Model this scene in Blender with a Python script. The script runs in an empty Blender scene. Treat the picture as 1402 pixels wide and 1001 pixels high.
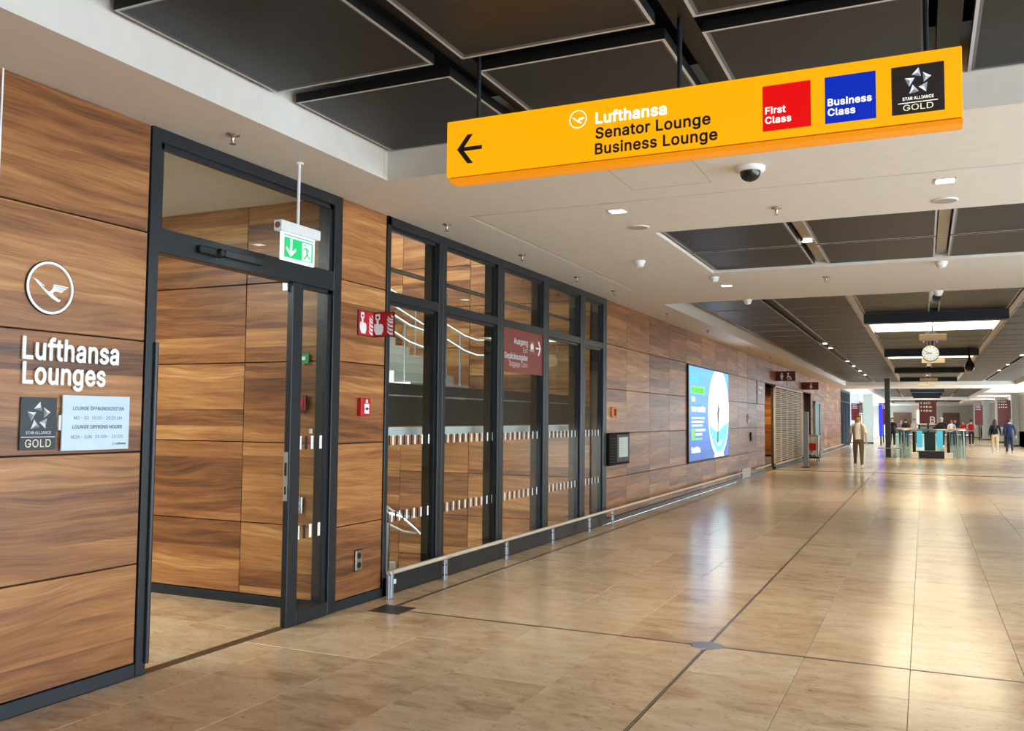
import bpy, bmesh, math, os, random
import mathutils
import mathutils.geometry
from mathutils import Vector, Matrix
random.seed(7)
sc = bpy.context.scene
COL = sc.collection

# ------------------------------------------------------------------ camera, world, exposure
W_, P_, R_ = -0.433827532, 0.0582134077, 0.00890916183
fw = Vector((math.sin(W_) * math.cos(P_), math.cos(W_) * math.cos(P_), math.sin(P_)))
rt = Vector((math.cos(W_), -math.sin(W_), 0.0))
up = rt.cross(fw)
r2 = rt * math.cos(R_) + up * math.sin(R_)
u2 = up * math.cos(R_) - rt * math.sin(R_)
cam = bpy.data.cameras.new('camera')
cam.sensor_width = 36.0
cam.lens = 1217.58611 / 1402 * 36.0
cam.clip_end = 400
camo = bpy.data.objects.new('camera', cam)
COL.objects.link(camo)
m = Matrix((r2, u2, -fw)).transposed().to_4x4()
m.translation = Vector((4.3925679, 0, 1.6))
camo.matrix_world = m
sc.camera = camo

wd = bpy.data.worlds.new('world')
sc.world = wd
wd.use_nodes = True
bg = wd.node_tree.nodes['Background']
bg.inputs[0].default_value = (0.74, 0.89, 1.0, 1)
bg.inputs[1].default_value = 6.5
sc.view_settings.view_transform = 'Standard'
sc.view_settings.look = 'None'
sc.view_settings.gamma = 1.0
sc.view_settings.use_curve_mapping = False
sc.view_settings.exposure = 0.45
sc.cycles.max_bounces = 8
sc.cycles.diffuse_bounces = 4
sc.cycles.glossy_bounces = 4
sc.cycles.transparent_max_bounces = 24
sc.cycles.sample_clamp_indirect = 6
sc.cycles.caustics_reflective = False
sc.cycles.caustics_refractive = False


def area(name, loc, size, energy, color=(1, .93, .82), rot=(0, 0, 0), sy=None):
    l = bpy.data.lights.new(name, 'AREA')
    l.shape = 'RECTANGLE'
    l.size = size
    l.size_y = sy or size
    l.energy = energy
    l.color = color
    o = bpy.data.objects.new(name, l)
    o.location = loc
    o.rotation_euler = rot
    COL.objects.link(o)
    return o


def spot(name, loc, energy, color=(1, .82, .58), angle=2.2, size=.06):
    l = bpy.data.lights.new(name, 'SPOT')
    l.energy = energy
    l.color = color
    l.spot_size = angle
    l.spot_blend = .8
    l.shadow_soft_size = size
    o = bpy.data.objects.new(name, l)
    o.location = loc
    COL.objects.link(o)
    return o


# stairwell fill light in place of unseen upper windows; lounge lobby ceiling lamp
area('stairwell_fill', (-3.2, 9.4, 5.8), 4.5, 330, (.94, .98, 1.0))
ul = area('under_landing_fill', (-2.4, 8.0, 1.25), 1.2, 150, (.97, .98, 1.0))  # unseen light added to brighten the wood below the landing
ul.rotation_euler = Vector((-.42, .85, -.28)).to_track_quat('-Z', 'Y').to_euler()
area('lounge_lamp', (-2.3, 3.4, 3.39), 1.8, 120, (.95, 1, .92))

area('washroom_fill', (-1.2, 28.9, 2.66), 1.4, 45, (1, .84, .56))  # two unseen lights added to brighten the washroom recess
area('washroom_fill', (-1.2, 38.6, 2.66), 1.4, 45, (1, .84, .56))

# ------------------------------------------------------------------ helpers


def lin(c):
    return tuple(((x / 255) / 12.92 if x / 255 <= .04045 else ((x / 255 + .055) / 1.055) ** 2.4) for x in c)


MATS = {}


def mat(name, rgb, rough=.5, metal=0., emit=0., spec=.5, srgb=True):
    if name in MATS:
        return MATS[name]
    m = bpy.data.materials.new(name)
    m.use_nodes = True
    nt = m.node_tree
    b = nt.nodes['Principled BSDF']
    c = lin(rgb) if srgb else rgb
    b.inputs['Roughness'].default_value = rough
    b.inputs['Metallic'].default_value = metal
    b.inputs['Specular IOR Level'].default_value = spec
    if emit:
        b.inputs['Base Color'].default_value = (c[0] * .3, c[1] * .3, c[2] * .3, 1)
        b.inputs['Emission Color'].default_value = (*c, 1)
        b.inputs['Emission Strength'].default_value = emit
    else:
        # slight procedural mottling of colour so that nothing is perfectly flat
        no = nt.nodes.new('ShaderNodeTexNoise')
        no.inputs['Scale'].default_value = 9
        no.inputs['Detail'].default_value = 4
        tc = nt.nodes.new('ShaderNodeTexCoord')
        nt.links.new(tc.outputs['Object'], no.inputs['Vector'])
        mx = nt.nodes.new('ShaderNodeMix')
        mx.data_type = 'RGBA'
        mx.inputs[6].default_value = (c[0] * .93, c[1] * .93, c[2] * .93, 1)
        mx.inputs[7].default_value = (min(1, c[0] * 1.06), min(1, c[1] * 1.06), min(1, c[2] * 1.06), 1)
        nt.links.new(no.outputs['Fac'], mx.inputs[0])
        nt.links.new(mx.outputs[2], b.inputs['Base Color'])
    MATS[name] = m
    return m


def N(nt, kind, **kw):
    n = nt.nodes.new(kind)
    for k, v in kw.items():
        setattr(n, k, v)
    return n


def math_(nt, op, a, b=None, c=None):
    n = nt.nodes.new('ShaderNodeMath')
    n.operation = op
    for i, x in enumerate((a, b, c)):
        if x is None:
            continue
        if isinstance(x, (int, float)):
            n.inputs[i].default_value = x
        else:
            nt.links.new(x, n.inputs[i])
    return n.outputs[0]


def ramp(nt, fac, stops, interp='LINEAR'):
    r = nt.nodes.new('ShaderNodeValToRGB')
    r.color_ramp.interpolation = interp
    el = r.color_ramp.elements
    while len(el) < len(stops):
        el.new(.5)
    for e, (p, c) in zip(el, stops):
        e.position = p
        e.color = (*c, 1)
    nt.links.new(fac, r.inputs[0])
    return r.outputs[0]


def wood(name, tint=(1, 1, 1), rough=.36):
    """walnut veneer: horizontal leaves of different tone with flowing grain; grain along local Y, height local Z"""
    m = bpy.data.materials.new(name)
    m.use_nodes = True
    nt = m.node_tree
    b = nt.nodes['Principled BSDF']
    tc = N(nt, 'ShaderNodeTexCoord')
    oi = N(nt, 'ShaderNodeObjectInfo')
    sep = N(nt, 'ShaderNodeSeparateXYZ')
    nt.links.new(tc.outputs['Object'], sep.inputs[0])
    rnd = oi.outputs['Random']
    y = math_(nt, 'MULTIPLY_ADD', rnd, 37.0, sep.outputs[1])
    z = math_(nt, 'MULTIPLY_ADD', rnd, 91.0, sep.outputs[2])
    cv = N(nt, 'ShaderNodeCombineXYZ')
    nt.links.new(math_(nt, 'MULTIPLY', rnd, 13.0), cv.inputs[0])
    nt.links.new(math_(nt, 'MULTIPLY', y, .55), cv.inputs[1])
    nt.links.new(math_(nt, 'MULTIPLY', z, 2.2), cv.inputs[2])
    warp = N(nt, 'ShaderNodeTexNoise')
    warp.inputs['Scale'].default_value = 1.0
    warp.inputs['Detail'].default_value = 3
    nt.links.new(cv.outputs[0], warp.inputs['Vector'])
    # veneer leaves
    vo = N(nt, 'ShaderNodeTexVoronoi', voronoi_dimensions='1D')
    vo.inputs['Scale'].default_value = 6.2
    nt.links.new(z, vo.inputs['W'])
    sc_ = N(nt, 'ShaderNodeSeparateColor')
    nt.links.new(vo.outputs['Color'], sc_.inputs[0])
    leaf = sc_.outputs[0]
    # flowing figure
    f1 = N(nt, 'ShaderNodeTexNoise')
    f1.inputs['Scale'].default_value = 1.0
    f1.inputs['Detail'].default_value = 5
    f1.inputs['Roughness'].default_value = .62
    cv2 = N(nt, 'ShaderNodeCombineXYZ')
    nt.links.new(math_(nt, 'MULTIPLY', leaf, 40.0), cv2.inputs[0])
    nt.links.new(math_(nt, 'MULTIPLY', y, .9), cv2.inputs[1])
    zz = math_(nt, 'MULTIPLY_ADD', warp.outputs['Fac'], .32, z)
    nt.links.new(math_(nt, 'MULTIPLY', zz, 15.0), cv2.inputs[2])
    nt.links.new(cv2.outputs[0], f1.inputs['Vector'])
    # thin dark grain lines
    f2 = N(nt, 'ShaderNodeTexNoise')
    f2.inputs['Scale'].default_value = 1.0
    f2.inputs['Detail'].default_value = 4
    cv3 = N(nt, 'ShaderNodeCombineXYZ')
    nt.links.new(math_(nt, 'MULTIPLY', leaf, 17.0), cv3.inputs[0])
    nt.links.new(math_(nt, 'MULTIPLY', y, 2.6), cv3.inputs[1])
    nt.links.new(math_(nt, 'MULTIPLY', zz, 95.0), cv3.inputs[2])
    nt.links.new(cv3.outputs[0], f2.inputs['Vector'])
    fac = math_(nt, 'ADD', math_(nt, 'MULTIPLY', leaf, .36), math_(nt, 'MULTIPLY', f1.outputs['Fac'], .92))
    fac = math_(nt, 'ADD', fac, math_(nt, 'MULTIPLY', f2.outputs['Fac'], .46))
    fac = math_(nt, 'ADD', fac, math_(nt, 'MULTIPLY', math_(nt, 'SUBTRACT', rnd, .5), .12))
    t = lambda c: tuple(a * b_ for a, b_ in zip(lin(c), tint))
    col = ramp(nt, math_(nt, 'SUBTRACT', fac, .42), [
        (.08, t((80, 50, 31))), (.28, t((126, 80, 48))), (.48, t((160, 106, 62))),
        (.66, t((186, 132, 80))), (.88, t((216, 172, 114)))])
    nt.links.new(col, b.inputs['Base Color'])
    b.inputs['Roughness'].default_value = rough
    b.inputs['Specular IOR Level'].default_value = .45
    bp = N(nt, 'ShaderNodeBump')
    bp.inputs['Strength'].default_value = .04
    bp.inputs['Distance'].default_value = .004
    nt.links.new(f2.outputs['Fac'], bp.inputs['Height'])
    nt.links.new(bp.outputs[0], b.inputs['Normal'])
    MATS[name] = m
    return m


def stone(name):
    """beige shell limestone, polished; flecks lie along X"""
    m = bpy.data.materials.new(name)
    m.use_nodes = True
    nt = m.node_tree
    b = nt.nodes['Principled BSDF']
    tc = N(nt, 'ShaderNodeTexCoord')
    oi = N(nt, 'ShaderNodeObjectInfo')
    ge = N(nt, 'ShaderNodeNewGeometry')
    rnd = math_(nt, 'FRACT', math_(nt, 'ADD', oi.outputs['Random'], ge.outputs['Random Per Island']))
    sep = N(nt, 'ShaderNodeSeparateXYZ')
    nt.links.new(tc.outputs['Object'], sep.inputs[0])
    cv = N(nt, 'ShaderNodeCombineXYZ')
    nt.links.new(math_(nt, 'MULTIPLY_ADD', rnd, 53.0, math_(nt, 'MULTIPLY', sep.outputs[0], 1.0)), cv.inputs[0])
    nt.links.new(math_(nt, 'MULTIPLY', sep.outputs[1], 2.1), cv.inputs[1])
    nt.links.new(math_(nt, 'MULTIPLY', rnd, 29.0), cv.inputs[2])
    n1 = N(nt, 'ShaderNodeTexNoise')
    n1.inputs['Scale'].default_value = 3.2
    n1.inputs['Detail'].default_value = 9
    n1.inputs['Roughness'].default_value = .68
    n1.inputs['Distortion'].default_value = .6
    nt.links.new(cv.outputs[0], n1.inputs['Vector'])
    n2 = N(nt, 'ShaderNodeTexNoise')
    n2.inputs['Scale'].default_value = 15
    n2.inputs['Detail'].default_value = 6
    n2.inputs['Distortion'].default_value = 1.4
    nt.links.new(cv.outputs[0], n2.inputs['Vector'])
    fac = math_(nt, 'ADD', n1.outputs['Fac'], math_(nt, 'MULTIPLY', math_(nt, 'SUBTRACT', rnd, .5), .22))
    col = ramp(nt, fac, [(.20, lin((164, 132, 102))), (.42, lin((208, 177, 142))), (.58, lin((220, 193, 159))),
                         (.8, lin((230, 210, 184)))])
    vein = ramp(nt, n2.outputs['Fac'], [(.30, (.50, .42, .35)), (.39, (1, 1, 1))])
    mx = N(nt, 'ShaderNodeMix', data_type='RGBA', blend_type='MULTIPLY')
    mx.inputs[0].default_value = .75
    nt.links.new(col, mx.inputs[6])
    nt.links.new(vein, mx.inputs[7])
    nt.links.new(mx.outputs[2], b.inputs['Base Color'])
    nt.links.new(math_(nt, 'MULTIPLY_ADD', n2.outputs['Fac'], .10, .15), b.inputs['Roughness'])
    b.inputs['Specular IOR Level'].default_value = .5
    MATS[name] = m
    return m


def mesh_metal(name, pitch=.012):
    """dark perforated / expanded metal of the ceiling panels"""
    m = bpy.data.materials.new(name)
    m.use_nodes = True
    nt = m.node_tree
    b = nt.nodes['Principled BSDF']
    tc = N(nt, 'ShaderNodeTexCoord')
    sep = N(nt, 'ShaderNodeSeparateXYZ')
    nt.links.new(tc.outputs['Object'], sep.inputs[0])
    k = 2 * math.pi / pitch
    ln = math_(nt, 'LESS_THAN', math_(nt, 'PINGPONG', sep.outputs[1], .115), .0035)
    s = math_(nt, 'MULTIPLY', math_(nt, 'SINE', math_(nt, 'MULTIPLY', sep.outputs[0], k)),
              math_(nt, 'SINE', math_(nt, 'MULTIPLY', sep.outputs[1], k)))
    no = N(nt, 'ShaderNodeTexNoise')
    no.inputs['Scale'].default_value = 2.5
    no.inputs['Detail'].default_value = 5
    nt.links.new(tc.outputs['Object'], no.inputs['Vector'])
    f = math_(nt, 'ADD', math_(nt, 'MULTIPLY_ADD', s, .9, math_(nt, 'MULTIPLY', ln, .35)), math_(nt, 'MULTIPLY', no.outputs['Fac'], .7))
    col = ramp(nt, f, [(.0, lin((7, 8, 10))), (.40, lin((22, 25, 29))), (1.0, lin((66, 70, 77)))])
    nt.links.new(col, b.inputs['Base Color'])
    b.inputs['Roughness'].default_value = .45
    b.inputs['Metallic'].default_value = .3
    MATS[name] = m
    return m


def glass(name, tint=(.93, .96, .95), refl=1.0):
    m = bpy.data.materials.new(name)
    m.use_nodes = True
    nt = m.node_tree
    nt.nodes.remove(nt.nodes['Principled BSDF'])
    out = nt.nodes['Material Output']
    tr = N(nt, 'ShaderNodeBsdfTransparent')
    tr.inputs[0].default_value = (*tint, 1)
    gl = N(nt, 'ShaderNodeBsdfGlossy')
    gl.inputs['Roughness'].default_value = .0
    fr = N(nt, 'ShaderNodeFresnel')
    fr.inputs[0].default_value = 1.5
    mx = N(nt, 'ShaderNodeMixShader')
    ge = N(nt, 'ShaderNodeNewGeometry')
    front = math_(nt, 'SUBTRACT', 1.0, ge.outputs['Backfacing'])
    nt.links.new(math_(nt, 'MULTIPLY', math_(nt, 'MULTIPLY', fr.outputs[0], refl), front), mx.inputs[0])
    nt.links.new(tr.outputs[0], mx.inputs[1])
    nt.links.new(gl.outputs[0], mx.inputs[2])
    nt.links.new(mx.outputs[0], out.inputs[0])
    MATS[name] = m
    return m


WOOD = wood('walnut_veneer')
STONE = stone('limestone')
MESH = mesh_metal('perforated_metal')
GLASS = glass('clear_glass')
GLASS_T = glass('tinted_glass', (.70, .88, .90), 1.0)
WHITE = mat('white_plaster', (226, 221, 214), .8, spec=.2)
FRAME = mat('anthracite_frame', (27, 34, 41), .35)
JOINT = mat('joint_black', (22, 22, 24), .8)
BASEB = mat('anthracite_baseboard', (30, 38, 46), .35)
GROUT = mat('floor_joint', (120, 98, 74), .6)
DKMET = mat('dark_joint_metal', (92, 84, 76), .4, .3)
RIM = mat('panel_rim_metal', (186, 188, 192), .5)
BLACK = mat('black', (16, 16, 17), .5)
STEEL = mat('brushed_steel', (200, 202, 204), .28, 1.0)
GALV = mat('galvanised_steel', (176, 188, 198), .38, .7)
SIGNW = mat('sign_white', (238, 243, 248), .5)
SIGNK = mat('sign_black', (26, 24, 24), .5)
MAROON = mat('maroon', (112, 28, 40), .4)
RED = mat('signal_red', (196, 22, 34), .4)
PLASTW = mat('white_plastic', (232, 234, 236), .4)
GREYP = mat('grey_plastic', (140, 142, 145), .5)
CONC = mat('pale_concrete', (205, 205, 196), .8)
BROWNM = mat('bronze_fin', (62, 56, 50), .4, .2)


def S(o, label=None, cat=None, group=None, kind=None):
    if label:
        o['label'] = label
    if cat:
        o['category'] = cat
    if group:
        o['group'] = group
    if kind:
        o['kind'] = kind
    return o


def wloc(o):
    v = Vector((0, 0, 0))
    while o is not None:
        v = v + Vector(o.location)
        o = o.parent
    return v


class MB:
    """collects shapes (world coordinates), builds ONE mesh object"""

    def __init__(s):
        s.v = []
        s.f = []
        s.mi = []
        s.mats = []
        s.sm = []

    def _m(s, m):
        if m not in s.mats:
            s.mats.append(m)
        return s.mats.index(m)

    def add(s, vs, fs, m, smooth=False):
        o = len(s.v)
        s.v += [tuple(p) for p in vs]
        i = s._m(m)
        for f in fs:
            s.f.append(tuple(o + k for k in f))
            s.mi.append(i)
            s.sm.append(smooth)
        return s

    def box(s, x0, x1, y0, y1, z0, z1, m, ch=0.):
        if ch <= 0:
            vs = [(x, y, z) for x in (x0, x1) for y in (y0, y1) for z in (z0, z1)]
            fs = [(0, 1, 3, 2), (4, 6, 7, 5), (0, 4, 5, 1), (2, 3, 7, 6), (0, 2, 6, 4), (1, 5, 7, 3)]
            return s.add(vs, fs, m)
        bm = bmesh.new()
        bmesh.ops.create_cube(bm, size=1)
        for v in bm.verts:
            v.co = Vector(((x0 + x1) / 2 + v.co.x * (x1 - x0), (y0 + y1) / 2 + v.co.y * (y1 - y0),
                           (z0 + z1) / 2 + v.co.z * (z1 - z0)))
        bmesh.ops.bevel(bm, geom=bm.edges[:], offset=ch, segments=1, affect='EDGES')
        bm.verts.index_update()
        s.add([v.co for v in bm.verts], [[v.index for v in f.verts] for f in bm.faces], m)
        bm.free()
        return s

    def tube(s, pts, r, m, n=10, caps=True):
        pts = [Vector(p) for p in pts]
        vs = []
        fs = []
        for i, p in enumerate(pts):
            d = (pts[min(i + 1, len(pts) - 1)] - pts[max(i - 1, 0)]).normalized()
            a = d.cross(Vector((0, 0, 1)))
            if a.length < 1e-3:
                a = d.cross(Vector((1, 0, 0)))
            a.normalize()
            b = d.cross(a)
            rr = r[i] if isinstance(r, (list, tuple)) else r
            for k in range(n):
                t = 2 * math.pi * k / n
                vs.append(p + a * rr * math.cos(t) + b * rr * math.sin(t))
        for i in range(len(pts) - 1):
            for k in range(n):
                fs.append((i * n + k, i * n + (k + 1) % n, (i + 1) * n + (k + 1) % n, (i + 1) * n + k))
        s.add(vs, fs, m, True)
        if caps:
            s.add(vs[:n], [tuple(range(n))[::-1]], m)
            s.add(vs[-n:], [tuple(range(n))], m)
        return s

    def lathe(s, prof, c, m, n=24, axis='z', smooth=True):
        """prof: (radius, height) list"""
        c = Vector(c)
        vs = []
        fs = []
        for (r, h) in prof:
            for k in range(n):
                t = 2 * math.pi * k / n
                p = (r * math.cos(t), r * math.sin(t), h)
                if axis == 'x':
                    p = (p[2], p[0], p[1])
                elif axis == 'y':
                    p = (p[0], p[2], p[1])
                vs.append(c + Vector(p))
        for i in range(len(prof) - 1):
            for k in range(n):
                fs.append((i * n + k, i * n + (k + 1) % n, (i + 1) * n + (k + 1) % n, (i + 1) * n + k))
        s.add(vs, fs, m, smooth)
        s.add(vs[:n], [tuple(range(n))[::-1]], m)
        s.add(vs[-n:], [tuple(range(n))], m)
        return s

    def poly(s, pts, fr, d0, d1, m):
        """flat outline pts in 2D, fr maps (a, b, depth) to world; prism between depths d0 (back) and d1 (front)"""
        n = len(pts)
        A = [fr(a, b, d0) for a, b in pts]
        B = [fr(a, b, d1) for a, b in pts]
        fs = [tuple(range(n, 2 * n))] + [(i, (i + 1) % n, n + (i + 1) % n, n + i) for i in range(n)]
        return s.add(A + B, fs, m)

    def ring(s, ca, cb, r0, r1, fr, d0, d1, m, n=40, sa=1., sb=1.):
        P = lambda r, k, d: fr(ca + sa * r * math.cos(2 * math.pi * k / n), cb + sb * r * math.sin(2 * math.pi * k / n), d)
        vs = [P(r, k, d) for (r, d) in ((r0, d0), (r1, d0), (r0, d1), (r1, d1)) for k in range(n)]
        fs = []
        for k in range(n):
            j = (k + 1) % n
            fs += [(2 * n + k, 3 * n + k, 3 * n + j, 2 * n + j), (n + k, n + j, 3 * n + j, 3 * n + k), (k, 2 * n + k, 2 * n + j, j)]
        return s.add(vs, fs, m)

    def disc(s, ca, cb, r, fr, d0, d1, m, n=24, sa=1., sb=1.):
        return s.poly([(ca + sa * r * math.cos(2 * math.pi * k / n), cb + sb * r * math.sin(2 * math.pi * k / n)) for k in range(n)], fr, d0, d1, m)

    def build(s, name, parent=None, at=None, label=None, cat=None, group=None, kind=None):
        if at is None:
            if parent is not None:
                at = wloc(parent)
            else:
                xs = [p[0] for p in s.v]
                ys = [p[1] for p in s.v]
                zs = [p[2] for p in s.v]
                at = ((min(xs) + max(xs)) / 2, (min(ys) + max(ys)) / 2, min(zs))
        at = Vector(at)
        me = bpy.data.meshes.new(name)
        me.from_pydata([tuple(Vector(p) - at) for p in s.v], [], s.f)
        for mm in s.mats:
            me.materials.append(mm)
        me.polygons.foreach_set('material_index', s.mi)
        me.polygons.foreach_set('use_smooth', s.sm)
        bm = bmesh.new()
        bm.from_mesh(me)
        bmesh.ops.recalc_face_normals(bm, faces=bm.faces[:])
        bm.to_mesh(me)
        bm.free()
        me.update()
        o = bpy.data.objects.new(name, me)
        COL.objects.link(o)
        if parent is not None:
            o.parent = parent
            o.location = at - wloc(parent)
        else:
            o.location = at
        return S(o, label, cat, group, kind)


def empty(name, loc, label=None, cat=None, group=None, kind=None, rz=0.):
    o = bpy.data.objects.new(name, None)
    o.empty_display_size = .1
    o.location = loc
    o.rotation_euler = (0, 0, rz)
    COL.objects.link(o)
    return S(o, label, cat, group, kind)


def copy_tree(o, loc=None, label=None, parent=None):
    c = o.copy()
    COL.objects.link(c)
    if parent is not None:
        c.parent = parent
    if loc is not None:
        c.location = loc
    if label:
        c['label'] = label
    for ch in list(o.children):
        copy_tree(ch, None, None, c)
    return c


# frames for flat graphics: (a to the reader's right, b up, d towards the reader)
def on_wall(y0, z0, x0=0.):           # faces +X, reader's right = +Y
    return lambda a, b, d: Vector((x0 + d, y0 + a, z0 + b))


def on_front(x0, z0, y0):             # faces -Y (towards the camera), reader's right = +X
    return lambda a, b, d: Vector((x0 + a, y0 - d, z0 + b))


# text -------------------------------------------------------------
FONT = None
try:
    FONT = bpy.data.fonts.load(os.path.join(bpy.utils.system_resource('DATAFILES'), 'fonts', 'Inter.woff2'))
except Exception:
    FONT = None
_tc = {}


def text_geo(txt, bold=0.):
    """returns (verts2d, faces) normalised to cap height 1, left aligned at x = 0, baseline 0"""
    key = (txt, bold)
    if key in _tc:
        return _tc[key]

    def mk(t, off):
        cu = bpy.data.curves.new('tmp', 'FONT')
        if FONT:
            cu.font = FONT
        cu.body = t
        cu.size = 1
        cu.space_character = 1.0 + (.05 if off > 0 else 0)
        cu.resolution_u = 3
        cu.fill_mode = 'NONE' if hasattr(cu, 'fill_mode') else cu.fill_mode
        ob = bpy.data.objects.new('tmp', cu)
        COL.objects.link(ob)
        bpy.context.view_layer.update()
        dg = bpy.context.evaluated_depsgraph_get()
        me = bpy.data.meshes.new_from_object(ob.evaluated_get(dg))
        co = [Vector((p.co.x, p.co.y, 0)) for p in me.vertices]
        nb = {}
        for e in me.edges:
            i, j = e.vertices
            nb.setdefault(i, []).append(j)
            nb.setdefault(j, []).append(i)
        edir = {tuple(e.vertices) for e in me.edges}
        bpy.data.objects.remove(ob)
        bpy.data.curves.remove(cu)
        bpy.data.meshes.remove(me)
        seen = set()
        loops = []
        for st in sorted(nb):
            if st in seen:
                continue
            L = [st]
            seen.add(st)
            cur = next((j for j in nb[st] if (st, j) in edir), nb[st][0])
            while cur not in seen:
                L.append(cur)
                seen.add(cur)
                nx = [j for j in nb[cur] if j not in seen]
                if not nx:
                    break
                cur = nx[0]
            if len(L) > 2:
                loops.append([co[i] for i in L])

        def sarea(L):
            return sum(p.x * q_.y - q_.x * p.y for p, q_ in zip(L, L[1:] + L[:1])) / 2

        def inside(p, L):
            c = False
            for a_, b_ in zip(L, L[1:] + L[:1]):
                if (a_.y > p.y) != (b_.y > p.y) and p.x < (b_.x - a_.x) * (p.y - a_.y) / (b_.y - a_.y) + a_.x:
                    c = not c
            return c
        ar = [sarea(L) for L in loops]
        if not loops:
            return [], [], []
        sgn = 1 if ar[max(range(len(ar)), key=lambda i: abs(ar[i]))] > 0 else -1
        outs = [L for L, x in zip(loops, ar) if x * sgn > 0]
        holes = [L for L, x in zip(loops, ar) if x * sgn <= 0]
        v, f, rings = [], [], []
        for oi, O in enumerate(outs):
            hs = [h for h in holes if inside(h[0], O)]
            polys = [O] + hs
            tri = mathutils.geometry.tessellate_polygon(polys)
            o = len(v)
            for L in polys:
                rings.append(list(range(len(v), len(v) + len(L))))
                v += [(p.x, p.y, oi % 3) for p in L]
            f += [tuple(o + i for i in t_) for t_ in tri]
        return v, f, rings
    vh, _, _ = mk('H', 0)
    cap = max(p[1] for p in vh)
    v, f, rings = mk(txt, bold * cap)
    x0 = min(p[0] for p in v)
    v = [((p[0] - x0) / cap, p[1] / cap, p[2]) for p in v]
    _tc[key] = (v, f, rings)
    return _tc[key]


def text(mb, txt, fr, a, b, cap, m, d=.002, width=None, bold=0., right=False, thick=0.):
    v, f, rings = text_geo(txt, bold)
    w = max(p[0] for p in v)
    sx = cap if width is None else width / w
    a0 = a - w * sx if right else a
    vs = [fr(a0 + p[0] * sx, b + p[1] * cap, d + p[2] * .00025) for p in v]
    mb.add(vs, f, m)
    if bold:    # heavier weight: stroke every outline
        h = bold * .5
        k_ = 0
        for R in rings:
            for i, j in zip(R, R[1:] + R[:1]):
                p1, p2 = Vector(v[i][:2]), Vector(v[j][:2])
                t_ = p2 - p1
                if t_.length < 1e-5:
                    continue
                t_.normalize()
                n_ = Vector((-t_.y, t_.x))
                e1, e2 = p1 - t_ * h * .7, p2 + t_ * h * .7
                k_ += 1
                dz = d + .0007 + ((k_ * 37) % 101) * .000008
                qd = [e1 - n_ * h, e2 - n_ * h, e2 + n_ * h, e1 + n_ * h]
                top = [fr(a0 + q_.x * sx, b + q_.y * cap, dz) for q_ in qd]
                mb.add(top, [(0, 1, 2, 3)], m)
    if thick:   # raised letters: walls back to the support
        for R in rings:
            n = len(R)
            va = [vs[i] for i in R]
            vb = [fr(a0 + v[i][0] * sx, b + v[i][1] * cap, d - thick) for i in R]
            mb.add(va + vb, [(i, (i + 1) % n, n + (i + 1) % n, n + i) for i in range(n)], m)


# a chamfered plate (panel, tile) with shared mesh data -------------------------
_pl = {}


def plate(name, sy, sz, m, t=.018, ch=.003):
    """front face at local x = 0 looking +X, centred in y and z"""
    key = (name, round(sy, 3), round(sz, 3), m.name)
    if key not in _pl:
        a, b = sy / 2, sz / 2
        vs = [(-t, y, z) for y, z in ((-a, -b), (a, -b), (a, b), (-a, b))]
        vs += [(-ch, y, z) for y, z in ((-a, -b), (a, -b), (a, b), (-a, b))]
        a -= ch
        b -= ch
        vs += [(0, y, z) for y, z in ((-a, -b), (a, -b), (a, b), (-a, b))]
        fs = [(8, 9, 10, 11)]
        for o in (0, 4):
            fs += [(o + i, o + (i + 1) % 4, o + 4 + (i + 1) % 4, o + 4 + i) for i in range(4)]
        me = bpy.data.meshes.new(name)
        me.from_pydata(vs, [], fs)
        me.materials.append(m)
        me.update()
        _pl[key] = me
    return _pl[key]


def put_plate(name, parent, me, loc, rot=(0, 0, 0)):
    o = bpy.data.objects.new(name, me)
    COL.objects.link(o)
    o.parent = parent
    o.location = Vector(loc) - wloc(parent)
    o.rotation_euler = rot
    return o


G = .004    # half panel joint
H = 3.42    # soffit height
ROWS = [.082, .684, 1.368, 2.052, 2.736, 3.42]

# ================================================================== FLOOR
fb = MB()
fb.box(-.05, 10.0, -8, 118, -.3, -.022, GROUT)
fb.box(-6.0, -.05, 1.2, 6.03, -.3, -.022, GROUT)
floor = fb.build('floor', at=(0, 0, 0), kind='structure')
TX, TY = .6535, .69
XJ0, YJ0 = 2.978 - 5 * TX, 6.385 - 4 * TY
GT = .0016


def tile_mesh(sx, sy):
    return plate('tile', sx - 2 * GT, sy - 2 * GT, STONE, .022, .0012)


# plate() looks along +X; laying it flat: local x -> up.  rotation about Y by -90 deg gives x->z, z->-x
LAY = (0, -math.pi / 2, 0)


def lay_tile(x0, x1, y0, y1):
    me = tile_mesh_xy(x1 - x0, y1 - y0)
    o = bpy.data.objects.new('tile', me)
    COL.objects.link(o)
    o.parent = floor
    o.location = ((x0 + x1) / 2, (y0 + y1) / 2, random.uniform(-.0004, .0002))
    o.rotation_euler = (random.gauss(0, .0011), random.gauss(0, .0011), 0)


def tile_mesh_xy(sx, sy):
    key = ('tilexy', round(sx, 3), round(sy, 3))
    if key not in _pl:
        a, b, t, ch = sx / 2 - GT, sy / 2 - GT, .022, .0012
        vs = [(x, y, -t) for x, y in ((-a, -b), (a, -b), (a, b), (-a, b))]
        vs += [(x, y, -ch) for x, y in ((-a, -b), (a, -b), (a, b), (-a, b))]
        a -= ch
        b -= ch
        vs += [(x, y, 0) for x, y in ((-a, -b), (a, -b), (a, b), (-a, b))]
        fs = [(8, 9, 10, 11)]
        for o in (0, 4):
            fs += [(o + i, o + (i + 1) % 4, o + 4 + (i + 1) % 4, o + 4 + i) for i in range(4)]
        me = bpy.data.meshes.new('tile')
        me.from_pydata(vs, [], fs)
        me.materials.append(STONE)
        me.update()
        _pl[key] = me
    return _pl[key]


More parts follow.
